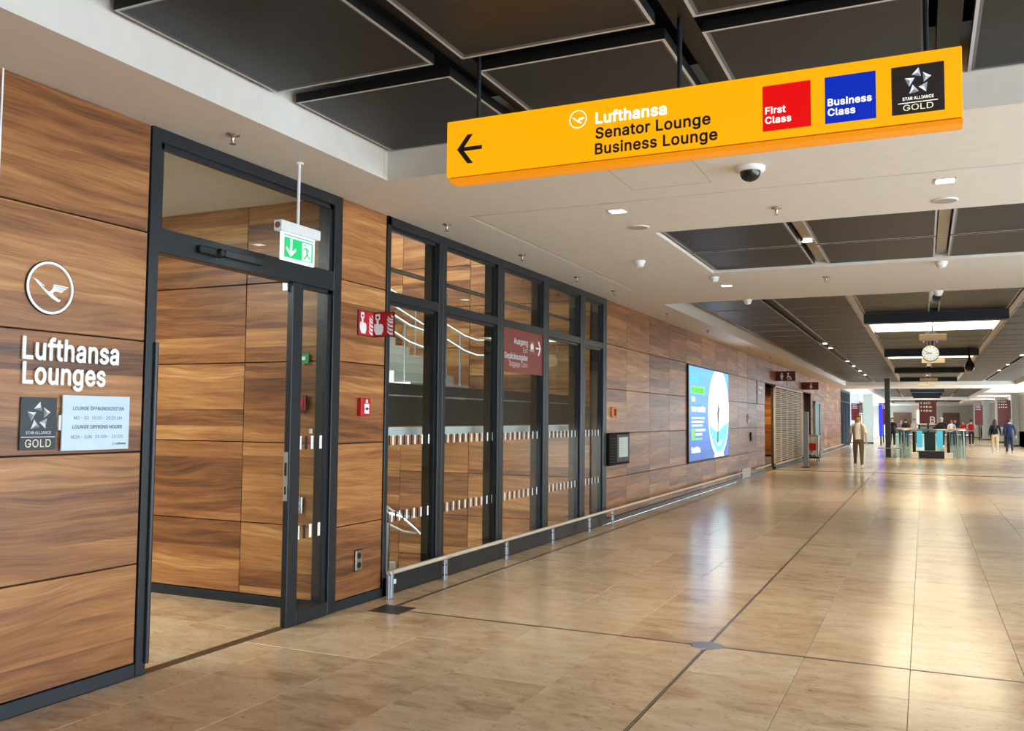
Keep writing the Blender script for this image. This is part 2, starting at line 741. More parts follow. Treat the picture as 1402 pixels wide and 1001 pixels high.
xs = [0.012] + [XJ0 + i * TX for i in range(1, 15)] + [10.0]
xs = [x for x in xs if x <= 10.0]
n_t = 0
far_v, far_f = [], []
for j in range(-18, 162):
    y0, y1 = YJ0 + j * TY, YJ0 + (j + 1) * TY
    for i in range(len(xs) - 1):
        x0, x1 = xs[i], xs[i + 1]
        vis_r = 4.45 + .26 * y1 if y1 < 12 else 4.6 + .1 * y1     # right limit of the view on the floor
        if 2.6 < y1 and y0 < 19.5 and x0 < vis_r and n_t < 262 and (y0 > 4.0 - x1 * .75 - .6):
            lay_tile(x0, x1, y0, y1)
            n_t += 1
        else:
            o = len(far_v)
            e = GT
            dz = [random.uniform(-.0003, .0003) for _ in range(2)]
            zz = (dz[0] + dz[1], dz[0] - dz[1], -dz[0] - dz[1], -dz[0] + dz[1])
            far_v += [(x0 + e, y0 + e, zz[0]), (x1 - e, y0 + e, zz[1]), (x1 - e, y1 - e, zz[2]), (x0 + e, y1 - e, zz[3]),
                      (x0 + e, y0 + e, -.022), (x1 - e, y0 + e, -.022), (x1 - e, y1 - e, -.022), (x0 + e, y1 - e, -.022)]
            far_f += [(o, o + 1, o + 2, o + 3)] + [(o + 4 + a, o + 4 + (a + 1) % 4, o + (a + 1) % 4, o + a) for a in range(4)]
ft = MB()
ft.add(far_v, far_f, STONE)
ft.build('tile_field', floor, kind='stuff')
for i in range(0, 4):          # lounge lobby floor, seen through the doorway
    for j in range(0, 4):
        x1 = -.06 - i * TX
        y1 = 6.0 - j * TY
        lay_tile(x1 - TX, x1, y1 - TY, y1)
# expansion joints
ej = MB()
ej.box(.5, 10, 6.372, 6.398, -.01, .0008, DKMET)
ej.box(.5, 10, 6.381, 6.389, -.01, .0014, STEEL)
ej.build('expansion_joint', floor, label='dark metal expansion joint crossing the hall floor')
ej = MB()
ej.box(2.967, 2.989, -6, 100, -.01, .0009, DKMET)
ej.box(2.974, 2.981, -6, 100, -.01, .0015, STEEL)
ej.build('expansion_joint', floor)
ej = MB()
ej.box(.02, 10, 29.40, 29.66, -.01, .0012, mat('grid_dark', (44, 36, 32), .95, spec=0.))
ej.build('expansion_joint', floor, label='wider dark expansion joint across the far floor')
ej = MB()
ej.box(.30, .335, 6.5, 19.4, -.01, .0009, DKMET)
ej.build('expansion_joint', floor)
sp = MB()
sp.box(.215, .51, 6.235, 6.515, -.012, .003, mat('plate_dark', (74, 68, 62), .45, .5), .001)
sp.build('access_plate', floor, label='square dark floor access plate by the first rail post')
dc = MB()
dc.lathe([(.115, -.01), (.115, .002), (.110, .003)], (2.978, 6.385, 0), STEEL, 32)
dc.build('floor_box_lid', floor, label='round steel floor lid where two expansion joints cross')

# ================================================================== LEFT WALL
wb = MB()
T = -.03
wb.box(-.25, T, -8, 4.045, 0, H, JOINT)
wb.box(-.25, T, 6.075, 6.755, 0, H, JOINT)
wb.box(-.25, T, 12.9, 27.78, 0, H, JOINT)
wb.box(-.25, T, 27.78, 40.0, 2.70, H, JOINT)
wb.box(-.25, T, 40.0, 55.0, 0, H, JOINT)
wall = wb.build('wall_left', at=(0, 0, 0), kind='structure')


def wall_panels(parent, edges, rows, x=0.):
    for a, b in zip(edges[:-1], edges[1:]):
        for z0, z1 in zip(rows[:-1], rows[1:]):
            me = plate('panel', b - a - 2 * G, z1 - z0 - 2 * G, WOOD, .022, .003)
            put_plate('panel', parent, me, (x, (a + b) / 2, (z0 + z1) / 2))


wall_panels(wall, [1.7, 3.044, 4.043], ROWS)
wall_panels(wall, [-3.8, -2.4, -1.04, .33, 1.7], ROWS)
wall_panels(wall, [6.078, 6.757], ROWS)
RW = [12.9, 13.938, 15.28, 16.62, 17.97, 19.33, 20.7, 22.08, 23.5, 24.9, 26.3, 27.78]
wall_panels(wall, RW, ROWS)
wall_panels(wall, [27.78 + i * 1.358 for i in range(10)], [2.736, 3.42])
wall_panels(wall, [40.0 + i * 1.3636 for i in range(12)], ROWS)
bb = MB()
for a, b in ((-8, 4.043), (6.075, 6.757), (12.9, 27.78), (40.0, 55.0)):
    bb.box(-.03, .008, a, b, 0, .080, BASEB, .002)
bb.build('baseboard_left', at=(0, 0, 0), kind='structure')
tr = MB()
tr.box(-.02, .006, 3.037, 3.046, .08, 3.42, SIGNW)
tr.build('trim_1', kind='structure')

# ================================================================== LOUNGE LOBBY (through the doorway)
lw = MB()
lw.box(-6.2, -.165, 6.04, 6.2, 0, H, JOINT)
lw.box(-6.2, -6.0, 1.0, 6.2, 0, H, WHITE)
lw.box(-6.2, -.25, 1.0, 1.2, 0, H, WHITE)
lwall = lw.build('lounge_wall', at=(-3, 6.02, 0), kind='structure')
RZ = (0, 0, -math.pi / 2)
LE = [-6.16, -4.86, -3.56, -2.26, -.948, -.165]
for a, b in zip(LE[:-1], LE[1:]):
    for z0, z1 in zip(ROWS[:-1], ROWS[1:]):
        put_plate('panel', lwall, plate('panel', b - a - 2 * G, z1 - z0 - 2 * G, WOOD, .022, .003),
                  ((a + b) / 2, 6.012, (z0 + z1) / 2), RZ)
bb = MB()
bb.box(-6.0, -.165, 6.0, 6.03, 0, .080, BASEB, .002)
bb.build('lounge_baseboard', kind='structure')

# ================================================================== STAIRWELL behind the glazing
sw = MB()
sw.box(-8.2, -.25, 12.94, 13.1, -2.75, 6.2, JOINT)
sw.box(-8.4, -8.2, 6.3, 13.1, -2.75, 6.2, CONC)
sw.box(-8.2, -.25, 6.3, 6.75, -2.75, 6.2, mat('stair_side', (150, 135, 112), .7))
sw.box(-8.2, -.03, 6.75, 12.94, 5.9, 6.2, WHITE)
sw.box(-8.2, -.05, 6.75, 12.94, -2.9, -2.75, CONC)
sw.box(-.25, -.05, 6.757, 12.9, -2.75, -.02, JOINT)
sw.box(-.25, -.05, 6.757, 12.9, 3.75, 5.9, WHITE)
swall = sw.build('stairwell_wall', at=(-4, 12.9, 0), kind='structure')
SE = [-.26, -1.06, -2.36, -3.66, -4.96, -6.26, -7.56]
zr = [.684 * k for k in range(-3, 9)]
for b, a in zip(SE[:-1], SE[1:]):
    for z0, z1 in zip(zr[:-1], zr[1:]):
        put_plate('panel', swall, plate('panel', b - a - 2 * G, z1 - z0 - 2 * G, WOOD, .022, .003),
                  ((a + b) / 2, 12.912, (z0 + z1) / 2), RZ)
# landing bridge with glass balustrade
XB = -.36
br = MB()
br.box(XB - 1.6, XB, 6.76, 12.9, 1.50, 1.93, mat('landing_edge', (36, 32, 30), .45), .004)
br.box(XB - .02, XB + .012, 6.78, 12.85, 1.405, 1.492, mat('landing_strip', (228, 236, 242), .4))
br.box(XB - .03, XB + .014, 6.77, 12.88, 1.80, 1.815, GREYP)
landing = br.build('stair_landing', label='dark stair landing slab crossing behind the glazed wall', cat='landing')
bal = empty('landing_balustrade', (XB - .05, 10, 1.93), 'steel and glass balustrade along the stair landing behind the glazing', 'railing')
hr = MB()
hr.tube([(XB - .05, 6.8, 3.06), (XB - .05, 12.85, 3.06)], .024, STEEL)
hr.build('handrail', bal)
for y in (7.3, 8.52, 9.87, 11.17, 12.4):
    po = MB()
    po.box(XB - .04, XB - .004, y - .045, y + .045, 1.931, 2.96, GALV, .004)
    po.tube([(XB - .05, y, 2.95), (XB - .05, y, 3.05)], .012, STEEL)
    pst = po.build('post', bal)
    for z in (2.03, 2.8):
        bo = MB()
        bo.lathe([(.012, 0), (.012, .01)], (XB - .004, y, z), BLACK, 8, 'x')
        bo.build('bolt', pst)
for a, b in ((6.82, 8.47), (8.57, 9.82), (9.92, 11.12), (11.22, 12.35)):
    gp = MB()
    gp.box(XB - .026, XB - .016, a, b, 1.97, 2.9, GLASS)
    gp.build('glass_panel', bal)
# flights: upper one climbs towards -X near the end wall, lower one sinks below


def flight(name, label, x0, z0, n, rise, run, ya, yb):
    st = empty(name, (x0, (ya + yb) / 2, z0), label, 'stairs')
    for k in range(n):
        b = MB()
        xa = x0 - run * k
        b.box(xa - run - .03, xa, ya, yb, z0 + rise * k - .02, z0 + rise * (k + 1), CONC, .004)
        b.build('step', st)
    sb = MB()
    fr = lambda a, c, d: Vector((a, yb + d, c))
    L = run * n
    pts = [(x0, z0 - .05), (x0 - L, z0 + rise * n - .05), (x0 - L, z0 + rise * n - .35), (x0, z0 - .35)]
    sb.poly(pts, lambda a, c, d: Vector((a, d, c)), ya - .03, yb + .03, mat('stringer', (150, 146, 138), .6))
    sb.build('stringer', st)
    for yy in (ya + .06, yb - .06):
        for off in (.92, .68):
            h = MB()
            h.tube([(x0 + .42, yy, z0 + off - .04), (x0 + .18, yy, z0 + off - .03), (x0 - .05, yy, z0 + off + .05),
                    (x0 - L, yy, z0 + off + rise * n)], .022, STEEL, 8)
            h.build('handrail', st)
        for k in range(0, n, 3):
            p = MB()
            xa = x0 - run * (k + .5)
            p.tube([(xa, yy, z0 + rise * (k + 1)), (xa, yy, z0 + rise * (k + .5) + .92)], .014, GALV, 6)
            p.build('baluster', st)
    return st


flight('staircase', 'pale upper flight of stairs with steel handrails above the landing behind glazing', -2.25, 1.93, 13, .165, .28, 10.9, 12.7)
flight('staircase', 'lower flight of stairs with steel handrails sinking below the landing behind glazing', -3.2, -.85, 16, .165, .28, 10.6, 12.1)
b_ = MB()
b_.box(-3.14, -.28, 9.0, 12.88, -1.0, -.85, CONC, .004)
b_.build('stair_landing', label='pale lower stair landing down behind the second glass bay', cat='landing')
tr_ = MB()
tr_.tube([(-1.75, 9.6, .38), (-1.55, 9.6, .35), (-1.35, 9.6, .22), (-1.0, 9.6, -.05), (-.5, 9.6, -.42)], .022, STEEL, 8)
tr_.tube([(-1.75, 9.6, .38), (-1.75, 9.6, -.84)], .022, STEEL, 8)
tr_.build('stair_handrail', label='single bent steel handrail low behind the second glass bay', cat='handrail')

# ================================================================== DOOR 1 (glazed door set)
d = MB()
XF, XI = .012, -.085      # face and back of the frame
d.box(XI, XF, 4.047, 4.122, 0, 3.42, FRAME, .004)                 # left jamb
d.box(XI, XF, 5.965, 6.072, 0, 3.42, FRAME, .004)                 # right jamb
d.box(XI, XF, 4.122, 5.965, 3.335, 3.42, FRAME, .004)             # head
d.box(XI, XF, 4.122, 5.965, 2.625, 2.782, FRAME, .004)            # transom
d.box(-.045, XF, 5.452, 5.575, 0, 2.625, FRAME, .004)                # post
d.box(XI, XF, 5.575, 5.965, 0, .105, FRAME, .004)                 # bottom rail of side light
for a in (4.122, 5.925):
    d.box(-.05, -.012, a, a + .04, 2.782, 3.335, FRAME)            # glazing beads
d.box(-.05, -.012, 4.122, 5.965, 3.30, 3.335, FRAME)
d.box(-.05, -.012, 5.915, 5.965, .105, 2.625, FRAME)
d.box(-.05, -.012, 5.575, 5.965, 2.595, 2.625, FRAME)
door = d.build('door_1', at=(0, 5, 0), kind='structure')
fin = MB()
fin.box(-.16, -.085, 5.975, 6.06, 0, 3.42, FRAME)
fin.build('jamb_lining', door)
fin = MB()
fin.box(-.25, -.085, 4.05, 4.11, 0, 3.42, FRAME)
fin.build('jamb_lining', door)
g = MB()
g.box(-.034, -.026, 4.14, 5.945, 2.782, 3.32, GLASS)
g.build('glass_pane', door)
g = MB()
g.box(-.034, -.026, 5.575, 5.94, .105, 2.61, GLASS)
g.build('glass_pane', door)
s_ = MB()
for z in (.64, 1.335):
    for k, y in enumerate((5.62, 5.695, 5.77, 5.88)):
        s_.box(-.026, -.0245, y - .016, y + .016, z, z + .105, BLACK if k == 1 else SIGNW)
s_.build('marking_stripes', door, kind='stuff')
th = MB()
th.box(-.07, .010, 4.122, 5.452, -.02, .004, mat('threshold', (110, 90, 70), .4, .6), .001)
th.build('threshold', door)
lf = MB()                                                        # door leaf, swung open into the lobby
lf.box(-1.33, -.09, 4.128, 4.18, .01, .12, FRAME)
lf.box(-1.33, -.09, 4.128, 4.18, 2.52, 2.61, FRAME)
lf.box(-.18, -.09, 4.128, 4.18, .01, 2.61, FRAME)
lf.box(-1.33, -1.24, 4.128, 4.18, .01, 2.61, FRAME)
leaf = lf.build('door_leaf', door)
g = MB()
g.box(-1.25, -.17, 4.150, 4.158, .11, 2.53, GLASS)
g.build('glass_pane', leaf)
ph = MB()
ph.tube([(.018, 4.118, .07), (.018, 4.118, 2.05)], .017, FRAME, 12)
for z in (.3, 1.05, 1.85):
    ph.tube([(-.02, 4.118, z), (.018, 4.118, z)], .009, FRAME, 8)
ph.build('pull_handle', door, label='full-height dark tubular pull handle')
cl = MB()
cl.box(.008, .05, 4.44, 4.64, 2.675, 2.728, BLACK, .008)
cl.lathe([(.03, 0), (.035, .02), (.02, .045)], (.03, 4.62, 2.70), BLACK, 14, 'x')
cl.build('door_sensor', door)
cl = MB()
cl.box(.008, .045, 4.68, 5.07, 2.685, 2.735, mat('closer_grey', (34, 38, 46), .35), .005)
cl.build('closer_rail', door)
lk = MB()
lk.box(-.043, -.003, 5.4495, 5.4525, .95, 1.32, STEEL)
lk.box(-.034, -.012, 5.448, 5.450, 1.14, 1.24, BLACK)
lk.box(-.030, -.016, 5.448, 5.450, 1.0, 1.06, BLACK)
lk.build('strike_plate', door, label='steel strike plate on the post')
lk = MB()
lk.box(-.075, -.03, 5.425, 5.452, 2.555, 2.62, STEEL, .004)
lk.build('door_stop', door)

# devices seen through the side light, on the lobby wall
FL = lambda x, z: on_front(x, z, 6.0)
dv = MB()
dv.box(-.33, -.245, 5.985, 5.999, 2.03, 2.12, mat('exit_green', (20, 150, 84), .5), .002)
dv.poly([(.01, .03), (.05, .03), (.05, .06), (.01, .06)], FL(-.325, 2.03), .016, .018, SIGNW)
dv.build('exit_sticker', label='small green exit sign on the lobby wall seen through side light', cat='sign')
dv = MB()
dv.box(-.36, -.25, 5.96, 5.999, 1.64, 1.77, mat('alarm_dark_red', (120, 24, 28), .4), .006)
dv.box(-.338, -.272, 5.955, 5.96, 1.67, 1.74, RED)
dv.build('alarm_box', label='dark red alarm box on the lobby wall seen through side light', cat='alarm')
dv = MB()
dv.box(-.37, -.275, 5.975, 5.999, .79, .93, STEEL, .004)
for i in range(2):
    for j in range(2):
        dv.lathe([(.012, 0), (.010, -.01)], (-.345 + i * .045, 5.975, .83 + j * .05), SIGNW, 8, 'y')
dv.build('switch_plate', label='steel switch plate with four buttons seen through the side light', cat='switch')
dv = MB()
dv.box(-.225, -.19, 5.985, 5.999, 1.45, 1.49, PLASTW, .003)
dv.build('push_button', label='tiny white push button on the lobby wall seen through side light', cat='button')
dv = MB()
dv.box(-.225, -.195, 5.985, 5.999, 1.36, 1.39, RED, .003)
dv.build('push_button', label='tiny red push button below the white one on the lobby wall', cat='button')

# ================================================================== WINDOW 1 (five-bay glazing)
MUL = [(6.763, 6.822), (7.715, 7.862), (9.08, 9.234), (10.42, 10.585), (11.77, 11.945), (12.745, 12.897)]
w = MB()
w.box(-.09, .012, 6.763, 12.897, 3.335, 3.42, FRAME, .004)
w.box(-.09, .012, 6.763, 12.897, 0, .165, FRAME, .004)
w.box(-.07, .004, 6.763, 12.897, 2.648, 2.737, FRAME, .004)
win = w.build('window_1', at=(0, 9.8, 0), kind='structure')
for i, (a, b) in enumerate(MUL):
    mu = MB()
    if i in (0,):
        mu.box(-.09, .012, a, b, 0, 3.42, FRAME, .004)
    else:
        mu.box(-.09, .010, a, a + (b - a) * .55, 0, 3.42, FRAME, .004)
        mu.box(-.09, .014, a + (b - a) * .55, b, 0, 3.42, FRAME, .004)
    mo = mu.build('mullion', win)
    fn = MB()
    fn.box(-.185, -.09, a + .035, b - .01, -.4, 3.75, BROWNM)
    fn.build('mullion_fin', mo)
for (a0, a), (b, b0) in zip(MUL[:-1], MUL[1:]):
    gl = MB()
    gl.box(-.044, -.036, a - .005, b + .005, 2.72, 3.35, GLASS)
    gl.build('glass_pane', win)
    gl = MB()
    gl.box(-.044, -.036, a - .005, b + .005, .15, 2.66, GLASS)
    pane = gl.build('glass_pane', win)
    st = MB()
    for z in (.637, 1.335):
        n = int((b - a - .03) / .066)
        for k in range(n + 1):
            y = a + .025 + k * (b - a - .05) / n
            st.box(-.036, -.0345, y - .013, y + .013, z, z + .092, SIGNW if k % 2 == 0 else BLACK)
    st.build('marking_stripes', pane, kind='stuff')
    bd = MB()
    for z0, z1 in ((2.737, 3.335), (.165, 2.648)):
        bd.box(-.06, -.02, b - .03, b, z0, z1, FRAME)
        bd.box(-.06, -.02, a, b, z1 - .03, z1, FRAME)
    bd.build('glazing_bead', win)
lb = MB()
lb.box(.012, .0135, 6.93, 6.99, .085, .125, PLASTW)
lb.build('rating_label', win, label='tiny white label on the bottom rail')

# guide sign in third bay
FW = on_wall(.006, 0, -.006)
g = MB()
gm = mat('maroon_sign', (126, 58, 52), .45)
g.box(-.012, -.006, 9.225, 10.428, 2.13, 2.650, gm)
sg = g.build('guide_sign', label='maroon Ausgang and Gepäckausgabe guide sign in the third glass bay', cat='sign')
t = MB()
text(t, 'Ausgang', FW, 9.935, 2.475, .068, SIGNW, .003, bold=0.031, width=.40, right=True)
text(t, 'Exit', FW, 9.935, 2.385, .062, mat('sign_pale', (222, 196, 190), .5), .003, width=.135, right=True)
text(t, 'Gepäckausgabe', FW, 9.93, 2.29, .068, SIGNW, .003, bold=0.031, width=.655, right=True)
text(t, 'Baggage Claim', FW, 9.93, 2.205, .062, MATS['sign_pale'], .003, width=.52, right=True)
t.build('lettering', sg)
t = MB()
t.poly([(9.99, 2.385), (10.145, 2.385), (10.145, 2.555), (9.99, 2.555)], FW, .001, .0025, mat('maroon_pale', (142, 84, 78), .5))
t.poly([(10.025, 2.44), (10.115, 2.44), (10.115, 2.50), (10.095, 2.505), (10.09, 2.52), (10.055, 2.52), (10.05, 2.505), (10.025, 2.50)], FW, .0025, .004, SIGNW)
t.box(-.003, -.0015, 10.01, 10.13, 2.42, 2.428, SIGNW)
t.build('suitcase_symbol', sg)
t = MB()
t.poly([(10.19, 2.455), (10.33, 2.455), (10.33, 2.475), (10.19, 2.475)], FW, .001, .003, SIGNW)
t.poly([(10.255, 2.375), (10.29, 2.375), (10.35, 2.465), (10.29, 2.555), (10.255, 2.555), (10.315, 2.465)], FW, .001, .0031, SIGNW)
t.build('arrow', sg)

# ================================================================== bumper rail
rail = empty('bumper_rail', (.1, 9.8, 0), 'low steel bumper rail along the glazing and wall', 'railing')
r = MB()
r.tube([(.1, 6.72, .222), (.1, 23.9, .222)], .021, mat('rail_steel', (232, 220, 204), .35, .5), 12)
r.build('rail_tube', rail)
for y in (6.745, 7.745, 9.16, 10.54, 11.90, 12.92):
    p = MB()
    p.box(.088, .112, y - .032, y + .032, 0, .2, GALV, .003)
    if y < 7:
        p.box(.075, .125, y - .01, y + .03, 0, .235, GALV, .004)
    ps = p.build('post', rail)
    if y > 7:
        for z in (.055, .15):
            b = MB()
            b.lathe([(.010, 0), (.008, -.006)], (.10, y - .031, z), BLACK, 8, 'y')
            b.build('bolt', ps)
            b = MB()
            b.lathe([(.010, 0), (.008, .006)], (.111, y, z), BLACK, 8, 'x')
            b.build('bolt', ps)
for y in (14.6, 16.6, 18.6, 20.7, 22.8):
    p = MB()
    p.tube([(0, y, .222), (.1, y, .222)], .012, GALV, 8)
    p.build('bracket', rail)
rail2 = MB()
rail2.tube([(.1, 25.4, .222), (.1, 28.2, .222)], .021, MATS['rail_steel'], 10)
for y in (25.8, 27.4):
    rail2.tube([(0, y, .222), (.1, y, .222)], .012, GALV, 8)
rail2.build('bumper_rail', label='short steel bumper rail beside the washroom entrance', cat='railing')
rail3 = MB()
rail3.tube([(.1, 43.6, .222), (.1, 55, .222)], .021, MATS['rail_steel'], 10)
for y in (44, 47, 50, 53):
    rail3.tube([(0, y, .222), (.1, y, .222)], .012, GALV, 8)
rail3.build('bumper_rail', label='far steel bumper rail beyond the pale blue door', cat='railing')
cv = MB()
cv.box(.0, .02, 23.95, 25.2, .02, .30, mat('cover_plate', (190, 184, 172), .4, .4), .004)
cv.build('cover_plate', wall, label='pale metal cover plate low on the wall')

# ================================================================== things on the near wall
FWL = on_wall(0, 0, 0)
# crane emblem
e = MB()
LET = mat('raised_white', (250, 253, 255), .4)
e.ring(3.367, 2.293, .132, .146, FWL, 0, .012, LET, 48)
e.ring(3.367, 2.293, .146, .151, FWL, 0, .010, SIGNK, 48)


def crane(mb, fr, ca, cb, s, m, d0, d1):
    """flying crane, drawn in a unit circle"""
    P = lambda L: [(ca + s * a, cb + s * b) for a, b in L]
    e_ = (d1 - d0) * .12
    mb.poly(P([(-.80, .34), (-.60, .25), (-.28, -.04), (-.10, -.14), (.06, -.14), (.10, -.22), (-.05, -.32), (-.30, -.12), (-.62, .16)]), fr, d0, d1, m)
    mb.poly(P([(-.64, .29), (-.28, .07), (-.24, .01), (-.62, .23)]), fr, d0, d1 + e_, m)
    mb.poly(P([(-.05, -.32), (.10, -.22), (.22, -.32), (.42, -.43), (.50, -.42), (.46, -.52), (.40, -.54), (.12, -.43)]), fr, d0, d1 + e_, m)
    mb.poly(P([(-.02, -.14), (.10, -.22), (.18, -.14), (.32, -.08), (.20, .10), (.16, .16), (.08, -.04)]), fr, d0, d1 + 2 * e_, m)
    for k in range(4):
        z = .17 - k * .075
        mb.poly(P([(.14 - .02 * k, z), (.30, z + .0), (.84 - .09 * k, z - .03), (.80 - .09 * k, z - .085), (.28, z - .055), (.12, z - .05)]), fr, d0, d1 + (3 + k % 2) * e_, m)


crane(e, FWL, 3.367, 2.293, .128 * 1.05, LET, 0, .008)
e.build('emblem', label='white circled crane emblem on the wooden wall', cat='emblem')
for txt, a, b, cap, wd_, lab in (('Lufthansa', 3.216, 1.895, .115, .622, 'white raised Lufthansa lettering on the wooden wall'),
                                 ('Lounges', 3.222, 1.762, .112, .525, 'white raised Lounges lettering below the airline name')):
    t = MB()
    text(t, txt, FWL, a, b, cap, LET, .012, width=wd_, bold=0.091, thick=.012)
    t.build('wall_lettering', label=lab, cat='lettering')


STAR = [((235, 225), (315, 140), (340, 255), (303, 212)), ((360, 205), (455, 265), (368, 330), (392, 268)),
        ((395, 455), (310, 382), (412, 335), (372, 392)), ((205, 460), (245, 345), (315, 440), (258, 412)),
        ((155, 258), (268, 265), (205, 370), (212, 296))]


def star_logo(mb, fr, ca, cb, s, d, m1, m2, m3):
    """five faceted pyramids on a ring"""
    Q = lambda p: (ca + (p[0] - 305) / 158 * s, cb - (p[1] - 300) / 158 * s)
    for tri in STAR:
        A_, B_, C_, M_ = [Q(p) for p in tri]
        for (p1, p2), mm in zip(((A_, B_), (B_, C_), (C_, A_)), (m1, m2, m3)):
            mb.add([fr(*p1, d), fr(*p2, d), fr(*M_, d + s * .12)], [(0, 1, 2)], mm)


L1 = mat('logo_white', (240, 244, 248), .5)
L2 = mat('logo_light', (186, 194, 202), .5)
L3 = mat('logo_grey', (126, 132, 140), .5)
p = MB()
PD = mat('plaque_dark', (44, 52, 58), .45)
p.box(0, .012, 3.216, 3.436, 1.40, 1.685, PD, .002)
sp_ = p.build('star_plaque', label='dark star alliance gold plaque left of the opening hours', cat='plaque')
t = MB()
star_logo(t, FWL, 3.326, 1.588, .074, .0125, L1, L2, L3)
t.build('star_logo', sp_)
t = MB()
text(t, 'STAR ALLIANCE', FWL, 3.25, 1.486, .016, SIGNW, .0128, width=.152)
t.poly([(3.224, 1.468), (3.428, 1.468), (3.428, 1.472), (3.224, 1.472)], FWL, .012, .0128, SIGNW)
text(t, 'GOLD', FWL, 3.248, 1.415, .042, mat('pale_gold', (238, 226, 190), .5), .0128, width=.155, bold=0.026)
t.build('lettering', sp_)

p = MB()
PB = mat('plaque_pale', (206, 226, 246), .35)
p.box(.010, .022, 3.464, 3.926, 1.39, 1.703, PB, .002)
p.box(0, .011, 3.47, 3.92, 1.40, 1.69, SIGNK)
hp = p.build('hours_plaque', label='pale blue opening hours plaque beside the star plaque', cat='plaque')
p = MB()
p.box(0, .016, 3.447, 3.462, 1.505, 1.59, PLASTW, .002)
p.build('clip', hp)
t = MB()
INK = mat('ink_blue', (34, 44, 84), .6)
INK2 = mat('ink_pale', (86, 104, 146), .6)
FH = on_wall(0, 0, .022)
text(t, 'LOUNGE ÖFFNUNGSZEITEN', FH, 3.53, 1.620, .019, INK, .0006, width=.35, bold=0.039)
text(t, 'MO - SO   05:00 - 20:30 Uhr', FH, 3.537, 1.566, .019, INK2, .0006, width=.335)
text(t, 'LOUNGE OPENING HOURS', FH, 3.53, 1.514, .019, INK, .0006, width=.34, bold=0.039)
text(t, 'MON - SUN   05:00h - 20:30h', FH, 3.522, 1.457, .019, INK2, .0006, width=.36)
text(t, 'Lufthansa', FH, 3.83, 1.418, .012, INK, .0006, width=.072, bold=0.078)
t.ring(3.814, 1.423, .006, .008, FH, 0, .0006, INK2, 16)
t.build('lettering', hp)

# ================================================================== pier: fire call point, sockets, fire sign
c = MB()
c.box(0, .045, 6.345, 6.485, 1.60, 1.755, RED, .006)
cp = c.build('fire_call_point', label='red fire call point on the narrow wooden pier', cat='alarm')
c = MB()
c.box(.045, .048, 6.385, 6.455, 1.62, 1.705, SIGNW, .001)
c.poly([(6.405, 1.71), (6.435, 1.71), (6.435, 1.735), (6.42, 1.745), (6.405, 1.735)], FWL, .045, .047, SIGNW)
c.disc(6.42, 1.662, .013, FWL, .048, .052, BLACK, 14)
for s1 in (-1, 1):
    c.poly([(6.42 + s1 * .03, 1.654), (6.42 + s1 * .017, 1.662), (6.42 + s1 * .03, 1.670)], FWL, .048, .049, BLACK)
c.build('call_button', cp)
c = MB()
c.box(0, .010, 6.34, 6.452, .285, .465, SIGNK, .002)
c.box(.010, .014, 6.347, 6.445, .292, .458, STEEL, .002)
so = c.build('double_socket', label='steel double socket plate low on the pier', cat='socket')
for z in (.415, .335):
    c = MB()
    c.lathe([(.026, 0), (.026, .004), (.018, .002)], (.014, 6.396, z), BLACK, 20, 'x')
    c.build('socket', so)


def fire_pict(mb, fr, m):
    n_ = [0]

    def Q(L):
        n_[0] += 1
        mb.poly([(a * .235, b * .215) for a, b in L], fr, 0, .0012 + n_[0] * .00015, m)
    Q([(.15, .70), (.36, .70), (.36, .93), (.15, .93)])
    Q([(.205, .44), (.305, .44), (.305, .72), (.205, .72)])
    Q([(.09, .36), (.11, .53), (.19, .52), (.205, .48), (.305, .50), (.40, .53), (.48, .48), (.51, .40), (.50, .22), (.44, .08), (.19, .08), (.12, .22)])
    for k in range(4):
        o = .10 + k * .155
        Q([(.70, o + .06), (.68, o + .17), (.78, o + .07), (.93, o + .04), (.93, o - .05), (.80, o - .03)])
    Q([(.70, .84), (.73, .72), (.82, .66), (.93, .64), (.93, .70), (.80, .73)])
    Q([(.84, .90), (.86, .78), (.93, .74), (.93, .80)])


f = MB()
f.box(0, .008, 6.322, 6.563, 2.292, 2.512, SIGNK, .001)
fs_ = f.build('fire_alarm_sign', label='red angled fire alarm sign with hand and flames above the call point', cat='sign')
f = MB()
f.box(.008, .0095, 6.33, 6.556, 2.298, 2.506, RED)
fire_pict(f, on_wall(6.325, 2.295, .0095), SIGNW)
f.disc(6.386, 2.465, .012, FWL, .0107, .0112, SIGNK, 10)
f.build('wall_face', fs_)
f = MB()
f.box(0, .222, 6.563, 6.570, 2.292, 2.512, SIGNK, .001)
f.box(.006, .216, 6.5615, 6.563, 2.298, 2.506, mat('deep_red', (168, 14, 30), .4))
fire_pict(f, on_front(-.012, 2.295, 6.5615), SIGNW)
f.disc(.049, 2.465, .012, on_front(0, 0, 6.5603), 0, .0006, SIGNK, 10)
f.build('flag_face', fs_)

# ================================================================== hanging exit sign
ex = empty('exit_sign', (.33, 5.09, 2.68), 'illuminated green exit sign hanging from ceiling rod before the door', 'sign')
p = MB()
p.tube([(.33, 5.088, 2.965), (.33, 5.088, 3.42)], .011, PLASTW, 12)
p.lathe([(.03, 3.405), (.03, 3.419)], (.33, 5.088, 0), PLASTW, 16)
p.build('rod', ex)
p = MB()
p.box(.295, .365, 4.868, 5.311, 2.888, 2.962, PLASTW, .004)
hs = p.build('housing', ex)
p = MB()
p.lathe([(.022, 0), (.022, -.004)], (.33, 4.868, 2.925), MAROON, 16, 'y')
p.build('red_sticker', hs)
p = MB()
EXW = mat('exit_glow_white', (228, 250, 244), .4, emit=.95)
EXG = mat('exit_glow_green', (18, 196, 110), .4, emit=.75)
p.box(.322, .338, 4.903, 5.276, 2.688, 2.888, EXW, .002)
p.build('light_panel', ex)
p = MB()
